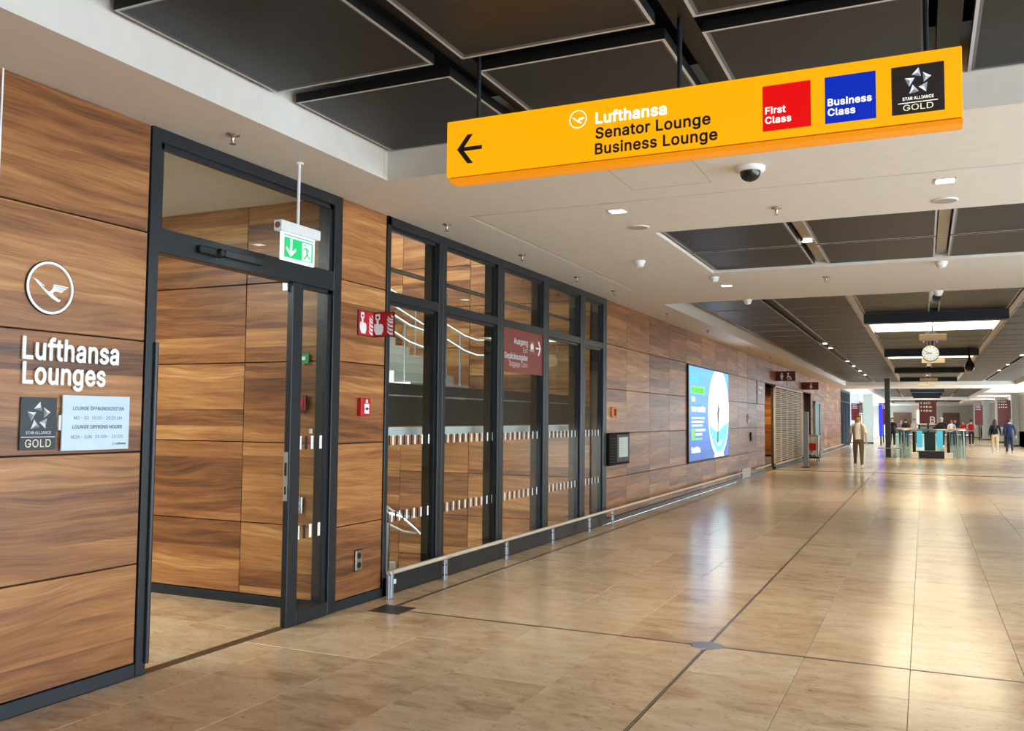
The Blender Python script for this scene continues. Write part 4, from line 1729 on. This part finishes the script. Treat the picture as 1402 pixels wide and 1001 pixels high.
q.box(-.06, .0, LY0, LY1, .12, .18, PALE)
q.build('frame', ls)
for k in range(1, 5):
    q = MB()
    yk = LY0 + (LY1 - LY0) * k / 5
    q.box(-.05, -.004, yk - .03, yk + .03, .12, 2.7, PALE)
    q.build('stile', ls)
for k in range(38):
    q = MB()
    zk = .24 + k * .0638
    q.box(-.055, -.006, LY0 + .05, LY1 - .05, zk - .014, zk + .014, PALE)
    q.build('slat', ls)
q = MB()
q.box(-.10, .0, LY0, LY1, 0, .10, BASEB)
q.build('base', ls)
q = MB()
q.box(-.14, -.09, LY0, LY1, .06, 2.7, mat('screen_back', (72, 60, 46), .7))
q.build('backing', ls)


def man_pict(mb, fr, ca, cb, s, m, skirt=False):
    mb.disc(ca, cb + .82 * s, .12 * s, fr, 0, .003, m, 12)
    if skirt:
        mb.poly([(ca - .14 * s, cb + .66 * s), (ca + .14 * s, cb + .66 * s), (ca + .26 * s, cb + .22 * s), (ca + .12 * s, cb + .22 * s), (ca + .10 * s, cb), (ca - .10 * s, cb), (ca - .12 * s, cb + .22 * s), (ca - .26 * s, cb + .22 * s)], fr, 0, .003, m)
    else:
        mb.poly([(ca - .2 * s, cb + .66 * s), (ca + .2 * s, cb + .66 * s), (ca + .2 * s, cb + .32 * s), (ca + .12 * s, cb + .32 * s), (ca + .11 * s, cb), (ca - .11 * s, cb), (ca - .12 * s, cb + .32 * s), (ca - .2 * s, cb + .32 * s)], fr, 0, .003, m)


MARG = mat('maroon_dark', (86, 20, 32), .4)
q = MB()
q.box(0, .62, 30.0, 30.1, 2.86, 3.18, MARG, .004)
t1 = q.build('washroom_sign', label='projecting maroon washroom sign with man and wheelchair', cat='sign')
q = MB()
F1 = on_front(0, 0, 30.0)
man_pict(q, F1, .20, 2.90, .24, SIGNW)
q.disc(.40, 3.10, .03, F1, 0, .003, SIGNW, 10)
q.ring(.42, 2.965, .045, .068, F1, 0, .003, SIGNW, 20)
q.poly([(.37, 3.07), (.41, 3.07), (.42, 3.0), (.48, 3.0), (.52, 2.92), (.49, 2.90), (.45, 2.97), (.38, 2.97)], F1, 0, .0035, SIGNW)
q.build('pictogram', t1)
q = MB()
q.box(0, .62, 37.0, 37.1, 2.80, 3.10, MAROON, .004)
t2 = q.build('washroom_sign', label='projecting maroon washroom sign with woman, farther along the wall', cat='sign')
q = MB()
man_pict(q, on_front(0, 0, 37.0), .34, 2.83, .24, SIGNW, True)
q.build('pictogram', t2)
for y, lab in ((32.6, 'dim maroon wall plate between the two washroom signs'), (40.6, 'dim maroon wall plate beyond the washroom recess')):
    q = MB()
    q.box(0, .015, y, y + 1.3, 2.80 if y < 38 else 2.06, 3.36 if y < 38 else 2.5, MATS['maroon_plate'], .003)
    q.build('wall_plate', label=lab, cat='sign')

# pale blue door beyond
q = MB()
BLU = mat('pale_blue_door', (140, 170, 182), .4)
q.box(-.02, .10, 40.75, 41.0, 0, 2.42, BLU, .004)
q.box(-.02, .10, 42.75, 42.95, 0, 2.42, BLU, .004)
q.box(-.02, .10, 40.75, 42.95, 2.32, 2.42, BLU, .004)
dd = q.build('door_2', kind='structure')
q = MB()
q.box(0, .05, 41.0, 42.75, .01, 2.32, mat('door_leaf_blue', (112, 146, 160), .4), .003)
lf_ = q.build('door_leaf', dd)
q = MB()
q.tube([(.05, 42.5, 1.05), (.1, 42.5, 1.05), (.1, 42.35, 1.05)], .012, STEEL, 8)
q.build('door_handle', lf_)

# black mullioned glazing further on
q = MB()
q.box(-.1, 0, 55.0, 62.0, 0, .15, FRAME)
q.box(-.1, 0, 55.0, 62.0, 3.3, H, FRAME)
q.box(-.1, 0, 55.0, 62.0, 2.68, 2.76, FRAME)
w2 = q.build('window_2', kind='structure')
for k in range(7):
    q = MB()
    q.box(-.12, .02, 55 + k * 1.15, 55.14 + k * 1.15, 0, H, FRAME)
    q.build('mullion', w2)
for k in range(6):
    q = MB()
    q.box(-.06, -.05, 55.14 + k * 1.15, 56.15 + k * 1.15, .15, 3.3, GLASS)
    q.build('glass_pane', w2)
q = MB()
q.box(-5, -4.8, 54.5, 63, 0, H, mat('far_room', (150, 160, 165), .7))
q.box(-5, -.1, 54.8, 55.0, 0, H, MATS['far_room'])
q.box(-5, -.1, 62.2, 62.4, 0, H, MATS['far_room'])
q.build('far_room_wall', kind='structure')

# ================================================================== cleaning trolley and stele by the screen
q = MB()
q.box(.68, .84, 31.5, 31.62, 0, 1.88, mat('stele_grey', (150, 160, 166), .35, .5), .006)
q.box(.62, .90, 31.4, 31.72, 0, .03, FRAME, .004)
q.build('info_stele', label='slim grey free-standing stele before the louvre screen', cat='stele')
ct = empty('cleaning_trolley', (.45, 36.0, 0), 'cleaning trolley with white bag and red cloth beside the louvre screen', 'trolley')
q = MB()
q.box(.15, .75, 35.6, 36.4, .14, .20, FRAME, .01)
for x in (.2, .7):
    for y in (35.65, 36.35):
        q.tube([(x, y, .2), (x, y, 1.0)], .015, GREYP, 8)
q.tube([(.2, 35.65, 1.0), (.7, 35.65, 1.0), (.7, 36.35, 1.0), (.2, 36.35, 1.0), (.2, 35.65, 1.0)], .015, GREYP, 8)
q.build('frame', ct)
q = MB()
q.lathe([(.2, .28), (.24, .5), (.25, .9), (.27, 1.0), (.2, 1.03)], (.5, 35.95, 0), PLASTW, 16)
q.build('waste_bag', ct)
q = MB()
q.box(.25, .65, 35.55, 35.62, .45, .72, RED, .02)
q.build('red_cloth', ct)
for x in (.22, .68):
    for y in (35.68, 36.32):
        q = MB()
        q.lathe([(.06, -.015), (.065, 0), (.06, .015)], (x, y, .066), BLACK, 14, 'x')
        q.build('wheel', ct)

# ================================================================== far hall: columns, side structure, end
COLW = mat('white_column', (214, 228, 230), .5)
for k, (x0, x1, y, lab) in enumerate((
        (-.35, .30, 66.0, 'white square column at left just behind the black glazing'),
        (.52, 1.16, 67.0, 'white square column at left behind the walking man'),
        (9.60, 10.30, 67.0, 'white square column at right nearest the couple'),
        (9.35, 10.0, 77.5, 'second white square column at right'),
        (9.0, 9.6, 88.0, 'third white square column at right'),
        (8.75, 9.3, 97.0, 'farthest white square column at right'))):
    q = MB()
    q.box(x0, x1, y - .32, y + .32, 0, H, COLW, .01)
    co = q.build('column', kind='structure')
    q = MB()
    q.box(x0 - .01, x1 + .01, y - .33, y + .33, 0, .09, FRAME)
    q.build('plinth', co)
dcx = MB()
dcx.box(2.86, 3.07, 41.65, 41.9, 0, H, mat('dark_green_column', (44, 56, 58), .4, .3), .01)
dco = dcx.build('steel_column', kind='structure')
q = MB()
q.box(2.80, 3.13, 41.6, 41.95, 0, .02, STEEL)
q.tube([(2.55, 41.6, .42), (3.5, 41.6, .42)], .02, STEEL, 8)
q.tube([(3.45, 41.6, .42), (3.45, 41.6, 0)], .02, STEEL, 8)
q.build('foot_rail', dco)

rw = MB()
rw.box(10.0, 10.3, -8, 12, 0, .30, mat('parapet', (150, 140, 128), .6))
rw.box(10.0, 10.3, 42.5, 118, 0, .30, MATS['parapet'])
for y0_, y1_ in ((63, 70), (74, 80), (84, 118)):
    rw.box(10.0, 10.3, y0_, y1_, 0, 3.3, mat('right_far_paint', (150, 146, 142), .6))
rw.box(10.0, 10.3, 55, 118, .3, 1.0, WHITE)
rw.box(10.0, 10.3, 12, 42.5, 0, 3.3, mat('right_wall_paint', (222, 220, 216), .7))
rw.box(10.0, 10.3, -8, 118, 3.3, 4.4, WHITE)
for y in (-8, -4, 0, 4, 8, 11.8, 45, 50, 55, 61, 68, 76, 84, 92, 100, 108, 117):
    rw.box(10.0, 10.3, y, y + .3, .3, 3.3, WHITE)
rw.build('wall_right', at=(10.1, 20, 0), kind='structure')
q = MB()
q.box(-6.2, 10.3, -8.3, -8, 0, 4.4, mat('rear_wall', (196, 188, 178), .7))
q.build('wall_rear', kind='structure')
q = MB()
q.box(-6, 14, 118, 118.3, 0, 4.4, mat('end_wall', (200, 196, 188), .7))
q.box(1.0, 3.0, 117.9, 118, 0, 2.6, mat('end_brown', (120, 96, 76), .6))
q.box(6.4, 8.2, 117.9, 118, 0, 2.6, MATS['end_brown'])
q.box(3.6, 5.6, 117.9, 118, .8, 2.9, mat('end_glow', (255, 240, 214), .5, emit=1.6))
q.build('end_wall', kind='structure')
lwf = MB()
lwf.box(-2.2, -2.0, 62.4, 118, 0, H, mat('far_left_wall', (150, 132, 116), .6))
lwf.build('far_left_wall', kind='structure')
# shop fronts down the far sides
SHOP = [(-1.98, 70, 76, (90, 60, 48)), (-1.98, 78, 84, (180, 190, 196)), (-1.98, 87, 95, (70, 74, 84)), (-1.98, 98, 108, (168, 120, 92))]
for k, (x, a, b_, c_) in enumerate(SHOP):
    q = MB()
    q.box(x, x + .9, a, b_, 2.3, 2.9, mat('shop_fascia%d' % k, c_, .5), .01)
    so_ = q.build('shop', label=['brown shop fascia first along the far left', 'pale shop fascia second along the far left',
                                       'dark shop fascia third along the far left', 'tan shop fascia last along the far left'][k], cat='shop')
    q = MB()
    q.box(x, x + .05, a + .2, b_ - .2, .3, 2.25, mat('shop_window%d' % k, ((210, 214, 220), (230, 220, 200), (200, 214, 226), (240, 226, 196))[k], .3, emit=.8))
    q.build('lit_window', so_)
    for t_ in range(4):
        q = MB()
        q.box(x, x + .12, a + .2 + t_ * (b_ - a - .5) / 3, a + .3 + t_ * (b_ - a - .5) / 3, 0, 2.3, FRAME)
        q.build('mullion', so_)
q = MB()
q.box(1.75, 1.85, 63.0, 63.6, .9, 2.6, SIGNK, .004)
bs = q.build('blue_screen', label='tall narrow glowing blue screen left of the steel column', cat='screen')
q = MB()
q.box(1.70, 1.92, 62.97, 63.0, .6, 2.62, mat('blue_glow', (30, 44, 250), .4, emit=1.6))
q.build('display', bs)
q = MB()
q.box(1.76, 1.84, 63.1, 63.5, 0, .95, FRAME)
q.build('stand', bs)


def maroon_totem(x0, x1, y, z0, z1, label, letter=None, scale=1.0):
    e_ = empty('gate_sign', ((x0 + x1) / 2, y, z0), label, 'sign')
    q = MB()
    q.box(x0, x1, y - .04, y + .04, z0, z1, MAROON, .005)
    q.build('board', e_)
    F_ = on_front(0, 0, y - .04)
    w_ = x1 - x0
    h_ = .13 * w_
    q = MB()
    for r_ in range(3):
        b0 = z1 - (.20 + .24 * r_) * w_
        q.poly([(x0 + .06 * w_, b0 + h_ * .5), (x0 + .13 * w_, b0 + h_), (x0 + .20 * w_, b0 + h_ * .5), (x0 + .155 * w_, b0 + h_ * .5), (x0 + .155 * w_, b0), (x0 + .105 * w_, b0), (x0 + .105 * w_, b0 + h_ * .5)],
               F_, 0, .003, SIGNW)
        if r_ == 0:
            text(q, 'ACD', F_, x0 + .25 * w_, b0, h_, SIGNW, .003, width=.42 * w_, bold=0.078)
        else:
            q.disc(x0 + .30 * w_, b0 + h_ * .5, h_ * .45, F_, 0, .003, SIGNW, 10)
            q.poly([(x0 + .40 * w_, b0), (x0 + .50 * w_, b0), (x0 + .50 * w_, b0 + h_), (x0 + .40 * w_, b0 + h_)], F_, 0, .003, SIGNW)
            q.poly([(x0 + .56 * w_, b0 + .1 * h_), (x0 + .74 * w_, b0 + .1 * h_), (x0 + .74 * w_, b0 + .8 * h_), (x0 + .56 * w_, b0 + .8 * h_)], F_, 0, .003, SIGNW)
    if letter:
        text(q, letter, F_, x0 + .62 * w_, z0 + .06 * w_, .40 * w_, SIGNW, .003, width=.29 * w_, bold=0.052)
    q.build('lettering', e_)
    q = MB()
    q.box((x0 + x1) / 2 - .04, (x0 + x1) / 2 + .04, y - .02, y + .02, 0, z0, FRAME)
    q.build('stand', e_)
    return e_


maroon_totem(4.19, 4.90, 44.2, 1.47, 2.50, 'central maroon gate sign with large letter B', 'B')
maroon_totem(-.10, .42, 64.6, 1.6, 2.75, 'maroon gate sign at far left behind the walking man')
maroon_totem(1.35, 1.95, 71, 1.3, 2.9, 'maroon gate sign left of the blue screen')
maroon_totem(8.75, 9.50, 66.0, 1.25, 3.0, 'maroon gate sign behind the couple beside the near right column')
maroon_totem(8.35, 8.95, 86.0, 1.3, 3.0, 'maroon gate sign farther right between white columns')

# escalator head with glass balustrade -------------------------------------------------
es = empty('escalator_head', (4.6, 42.5, 0), 'glass-walled escalator head with steel handrail in the hall centre', 'escalator')
q = MB()
q.box(4.07, 5.15, 42.35, 42.6, 0, .31, FRAME, .006)
q.build('base', es)
for (x0, x1, y, gm_) in ((3.27, 3.86, 41.5, GLASS_T), (4.07, 5.15, 42.4, GLASS_T), (5.36, 5.97, 42.6, GLASS_T)):
    q = MB()
    q.box(x0, x1, y, y + .02, .05 if x0 != 4.07 else .31, 1.19, gm_)
    q.build('glass_panel', es)
for (x, ya, yb) in ((3.27, 41.5, 47), (5.97, 42.6, 47)):
    q = MB()
    q.box(x - .01, x + .01, ya, yb, .05, 1.19, GLASS_T)
    q.build('glass_panel', es)
q = MB()
q.tube([(3.27, 47, 1.22), (3.27, 41.5, 1.22), (4.0, 41.6, 1.22), (4.07, 42.4, 1.22), (5.15, 42.4, 1.22), (5.3, 42.4, 1.22), (5.97, 42.6, 1.22), (5.97, 47, 1.22)], .03, STEEL, 8)
q.build('handrail', es)
for x, y in ((3.6, 41.5), (5.66, 42.6), (5.9, 42.6)):
    q = MB()
    q.tube([(x, y - .02, 0), (x, y - .02, 1.2)], .025, STEEL, 8)
    q.build('post', es)
for (x0, x1) in ((4.08, 4.30), (4.88, 5.12)):
    q = MB()
    q.box(x0, x1, 43.2, 43.25, .45, 1.18, mat('cyan_light', (120, 214, 232), .3, emit=.7))
    q.build('lit_side_panel', es)
q = MB()
q.box(4.38, 4.82, 42.8, 43.6, .31, 1.12, FRAME, .02)
q.build('newel', es)
q = MB()
q.box(4.15, 5.2, 44.5, 44.6, 1.22, 1.45, SIGNK, .004)
ib = q.build('info_board', es)
q = MB()
for k in range(2):
    q.poly([(4.22, 1.26 + k * .09), (4.75 + .1 * k, 1.26 + k * .09), (4.75 + .1 * k, 1.31 + k * .09), (4.22, 1.31 + k * .09)], on_front(0, 0, 44.5), 0, .003, SIGNW)
q.build('lettering', ib)
for x, lab in ((3.99, 'black barrier post on white base left of the escalator'), (5.31, 'black barrier post on white base right of the escalator')):
    e_ = empty('barrier_post', (x, 41.9, 0), lab, 'barrier post')
    q = MB()
    q.box(x - .16, x + .16, 41.75, 42.05, 0, .27, PLASTW, .02)
    q.build('base', e_)
    q = MB()
    q.tube([(x, 41.88, .27), (x, 41.88, 1.15)], .065, BLACK, 12)
    q.build('post', e_)
    q = MB()
    q.box(x - .12, x + .12, 41.78, 41.95, 1.15, 1.2, STEEL, .01)
    q.build('cap', e_)
for x0, x1, lab in ((3.3, 3.95, 'pale table top on the left of escalator balustrade'), (5.32, 5.95, 'pale table top on the right of escalator balustrade')):
    q = MB()
    q.box(x0, x1, 41.95, 42.35, 1.235, 1.30, PALE, .01)
    so_ = q.build('tray', label=lab, cat='tray')

# ================================================================== PEOPLE
SKIN = mat('skin', (214, 164, 134), .55)


def person(x, y, rz, h, label, top, bottom, shoe, hair, sleeve='long', hairstyle='short', stride=.0, arm=.10, vest=None, cap=None, pack=None, group=None, turn=0.):
    """standing or walking figure, facing local -Y"""
    e_ = empty('person', (x, y, 0), label, 'person', group, rz=rz)
    k = h / 1.75
    V = []
    E = []
    Rr = []
    B = []      # bone tag per edge

    def vtx(p_, r_, parent=None, tag='torso'):
        V.append(Vector(p_) * k)
        Rr.append(r_ * k)
        if parent is not None:
            E.append((parent, len(V) - 1))
            B.append(tag)
        return len(V) - 1
    pel = vtx((0, 0, .95), .135)
    sp1 = vtx((0, .0, 1.12), .130, pel, 'torso')
    ch_ = vtx((0, .005, 1.32), .150, sp1, 'torso')
    nb = vtx((0, .01, 1.47), .075, ch_, 'torso')
    nk = vtx((0, .0, 1.535), .054, nb, 'neck')
    hd = vtx((0, -.015, 1.61), .080, nk, 'head')
    ht = vtx((0, -.008, 1.70), .070, hd, 'head')
    nose = vtx((turn * .02, -.115, 1.615), .012, hd, 'head')
    for s in (-1, 1):
        vtx((s * .088, .005, 1.62), .014, hd, 'head')          # ears
        sh = vtx((s * .175, .01, 1.425), .066, ch_, 'torso')
        sw_ = -s * stride * .5
        el = vtx((s * (.215 + arm * .3), .03 + sw_ * .35, 1.16), .047, sh, 'uarm')
        wr_ = vtx((s * (.23 + arm * .4), -.03 + sw_ * .9, .92), .032, el, 'farm')
        pm = vtx((s * (.235 + arm * .4), -.045 + sw_ * 1.0, .845), .030, wr_, 'hand')
        base = V[pm] / k
        for j, (dx, ln) in enumerate(((-.022, .062), (-.008, .074), (.007, .07), (.021, .056))):
            f1 = vtx((base.x + s * .002, base.y + dx, base.z - .035), .0095, pm, 'hand')
            vtx((base.x - s * .008, base.y + dx - .006, base.z - .035 - ln), .0075, f1, 'hand')
        t1_ = vtx((base.x - s * .012, base.y - .030, base.z + .005), .010, pm, 'hand')
        vtx((base.x - s * .018, base.y - .048, base.z - .045), .008, t1_, 'hand')
        hp_ = vtx((s * .088, 0, .90), .105, pel, 'pelvis')
        st = s * stride
        kn = vtx((s * .098, -.03 - st * .30, .50), .068, hp_, 'thigh')
        an = vtx((s * .10, .01 - st * .62, .095 + max(0, -st) * .10), .046, kn, 'shin')
        hl = vtx((s * .10, .045 - st * .64, .045 + max(0, -st) * .10), .040, an, 'foot')
        vtx((s * .115, -.15 - st * .62, .038), .036, an, 'foot')
    me = bpy.data.meshes.new('body')
    me.from_pydata(V, E, [])
    ob = bpy.data.objects.new('body_tmp', me)
    COL.objects.link(ob)
    sm = ob.modifiers.new('skin', 'SKIN')
    sm.use_smooth_shade = True
    for i, sv in enumerate(me.skin_vertices[0].data):
        sv.radius = (Rr[i], Rr[i] * (.78 if i in (0, 1, 2) else 1.0))
        sv.use_root = (i == 0)
    ss = ob.modifiers.new('sub', 'SUBSURF')
    ss.levels = ss.render_levels = 1
    bpy.context.view_layer.update()
    dg = bpy.context.evaluated_depsgraph_get()
    bme = bpy.data.meshes.new_from_object(ob.evaluated_get(dg))
    bpy.data.objects.remove(ob)
    bme.name = 'body'
    ml = [SKIN, top, bottom, shoe]
    bme.materials.clear()
    for mm in ml:
        bme.materials.append(mm)
    sl = {'long': {'torso': 1, 'uarm': 1, 'farm': 1}, 'short': {'torso': 1, 'uarm': 1}}[sleeve]
    full = dict(sl)
    full.update({'pelvis': 2, 'thigh': 2, 'shin': 2, 'foot': 3})
    for p_ in bme.polygons:
        c_ = p_.center
        best, bt = 1e9, 'torso'
        for (a_, b2), tg in zip(E, B):
            A_, D_ = V[a_], V[b2] - V[a_]
            t_ = max(0, min(1, (c_ - A_).dot(D_) / max(1e-9, D_.dot(D_))))
            dd_ = (c_ - A_ - D_ * t_).length - Rr[a_] * (1 - t_) * .9 - Rr[b2] * t_ * .9
            if dd_ < best:
                best, bt = dd_, tg
        mi_ = full.get(bt, 0)
        if bt == 'torso' and c_.z < .97 * k:
            mi_ = 2
        p_.material_index = mi_
        p_.use_smooth = True
    body = bpy.data.objects.new('body', bme)
    COL.objects.link(body)
    body.parent = e_

    def kid(mb, name):
        o_ = mb.build(name, None, at=(0, 0, 0))
        o_.parent = e_
        return o_
    # hair: shell over the head, open at the face
    q = MB()
    hv, hf = [], []
    nu, nv = 16, 9
    low = {'short': .03, 'long': -.42, 'bob': -.10}[hairstyle]
    for i in range(nv):
        t_ = i / (nv - 1)
        for j in range(nu):
            op = 0 if t_ < .30 else min(1, (t_ - .30) / .25)        # opens towards the face lower down
            half = 180 - op * (76 if hairstyle == 'short' else 58)
            a_ = math.radians(90 - half + 2 * half * j / (nu - 1))
            if t_ < .55:
                ph_ = t_ / .55 * math.pi / 2
                r_ = math.sin(ph_)
                z_ = 1.655 + .107 * math.cos(ph_)
            else:
                s_t = (t_ - .55) / .45
                r_ = 1.0 + (.25 * s_t if hairstyle == 'long' else -.10 * s_t)
                z_ = 1.655 + s_t * (low - .06 if hairstyle == 'short' else low)
                if hairstyle == 'short':
                    z_ = 1.655 - s_t * .075
            hv.append((.093 * r_ * math.cos(a_) * k, (-.008 + .108 * r_ * math.sin(a_)) * k, z_ * k))
    for i in range(nv - 1):
        for j in range(nu - 1):
            hf.append((i * nu + j, i * nu + j + 1, (i + 1) * nu + j + 1, (i + 1) * nu + j))
    q.add(hv, hf, hair, True)
    ho = kid(q, 'hair')
    so2 = ho.modifiers.new('thick', 'SOLIDIFY')
    so2.thickness = .012
    so2.offset = 0
    # face
    q = MB()
    for s in (-1, 1):
        q.lathe([(.010, -.004), (.011, 0), (.006, .004)], (s * .030 * k, -.089 * k, 1.632 * k), SIGNK, 8, 'y')
    q.box(-.022 * k, .022 * k, -.090 * k, -.082 * k, 1.566 * k, 1.573 * k, mat('lips', (150, 80, 74), .5))
    kid(q, 'face_features')
    if vest:
        q = MB()
        vv, vf = [], []
        n1, n2 = 20, 7
        for i in range(n2):
            t_ = i / (n2 - 1)
            for j in range(n1):
                a_ = math.radians(-56 + 292 * j / (n1 - 1))
                rx = (.172, .168, .170, .178, .184, .176, .12)[i]
                ry = (.140, .135, .140, .148, .152, .140, .10)[i]
                vv.append((rx * math.cos(a_) * k, (.005 + ry * math.sin(a_)) * k, (.93 + .53 * t_) * k))
        for i in range(n2 - 1):
            for j in range(n1 - 1):
                vf.append((i * n1 + j, i * n1 + j + 1, (i + 1) * n1 + j + 1, (i + 1) * n1 + j))
        q.add(vv, vf, vest, True)
        vo_ = kid(q, 'vest')
        s3 = vo_.modifiers.new('thick', 'SOLIDIFY')
        s3.thickness = .014
    if cap:
        q = MB()
        q.lathe([(.098 * k, 1.665 * k), (.094 * k, 1.72 * k), (.06 * k, 1.765 * k), (.01 * k, 1.775 * k)], (0, -.01 * k, 0), cap, 16)
        q.box(-.07 * k, .07 * k, -.19 * k, -.08 * k, 1.665 * k, 1.675 * k, cap, .003)
        kid(q, 'cap')
    if pack:
        q = MB()
        q.box(-.15 * k, .15 * k, .14 * k, .29 * k, 1.02 * k, 1.44 * k, pack, .035)
        q.box(-.10 * k, .10 * k, .28 * k, .33 * k, 1.05 * k, 1.24 * k, pack, .02)
        for s in (-1, 1):
            q.tube([(s * .11 * k, .15 * k, 1.42 * k), (s * .11 * k, 0, 1.50 * k), (s * .115 * k, -.14 * k, 1.36 * k), (s * .12 * k, -.05 * k, 1.10 * k)], .018 * k, pack, 6)
        kid(q, 'backpack')
    return e_


CL = lambda n_, c_: mat('cloth_' + n_, c_, .85, spec=.2)
HB, HK, HG = mat('hair_brown', (92, 64, 44), .6), mat('hair_black', (30, 24, 22), .6), mat('hair_grey', (132, 112, 92), .6)
person(2.40, 31.66, math.radians(4), 1.78, 'man walking in white polo shirt, beige vest and olive trousers', CL('white_polo', (252, 248, 248)), CL('olive', (112, 104, 70)),
       CL('white_shoe', (226, 226, 224)), HG, 'short', 'short', .42, .02, vest=CL('beige_vest', (150, 142, 122)))
person(7.62, 51.0, math.radians(178), 1.70, 'woman seen from behind with long dark hair and beige trousers', CL('dark_navy', (28, 32, 44)), CL('beige_trouser', (206, 184, 148)),
       CL('white_shoe', (226, 226, 224)), HK, 'long', 'long', .20)
person(8.22, 50.6, math.radians(182), 1.74, 'man seen from behind in navy hooded jacket and dark trousers', CL('navy', (30, 42, 78)), CL('navy_trouser', (34, 42, 66)),
       CL('grey_shoe', (170, 170, 170)), HK, 'long', 'short', .22)
DK, WS = CL('black', (22, 22, 25)), CL('dark_shoe', (60, 56, 54))
person(2.63, 58.5, math.radians(10), 1.78, 'person in black clothes standing right of the steel column', DK, DK, CL('white_shoe', (226, 226, 224)), HK, 'long', 'bob', .10)
person(3.35, 60.5, math.radians(170), 1.74, 'person in brown jacket behind the left escalator glass', CL('brown_jacket', (74, 52, 40)), CL('jeans', (60, 74, 98)), WS, HK, 'long', 'short', .12, pack=CL('black_pack', (34, 28, 26)))
person(2.95, 66.5, math.radians(20), 1.70, 'person in lilac top behind the left escalator glass', CL('lilac', (140, 112, 170)), CL('jeans', (60, 74, 98)), WS, HB, 'long', 'bob', .05)
person(3.75, 72, math.radians(-10), 1.76, 'person in pale striped shirt left of the central gate sign', CL('pale_shirt', (206, 196, 196)), CL('grey_trouser', (110, 108, 110)), WS, HB, 'short', 'short', .15)
person(5.35, 60.0, math.radians(-6), 1.80, 'person in black with grey cap right of the central gate sign', DK, CL('charcoal', (44, 44, 48)), CL('white_shoe', (226, 226, 224)), HK, 'long', 'short', .25, cap=CL('grey_cap', (150, 156, 160)))
person(6.05, 66, math.radians(14), 1.68, 'person in white top behind the right escalator glass', CL('white_top', (224, 224, 228)), CL('jeans', (60, 74, 98)), WS, HB, 'short', 'bob', .1)
person(6.35, 69, math.radians(-20), 1.72, 'person in blue jacket behind the right escalator glass', CL('blue_jacket', (34, 54, 98)), CL('charcoal', (44, 44, 48)), WS, HK, 'long', 'short', .1)
person(6.75, 66.5, math.radians(10), 1.62, 'person in red shirt behind the right escalator glass', CL('red_shirt', (178, 40, 44)), CL('jeans', (60, 74, 98)), WS, HK, 'short', 'short', .1)
person(7.15, 65, math.radians(175), 1.74, 'person with red backpack and red cap walking away', CL('pale_shirt', (206, 196, 196)), CL('charcoal', (44, 44, 48)), CL('white_shoe', (226, 226, 224)), HK, 'short', 'short', .25,
       cap=CL('red_cap', (150, 36, 40)), pack=CL('red_pack', (160, 26, 40)))
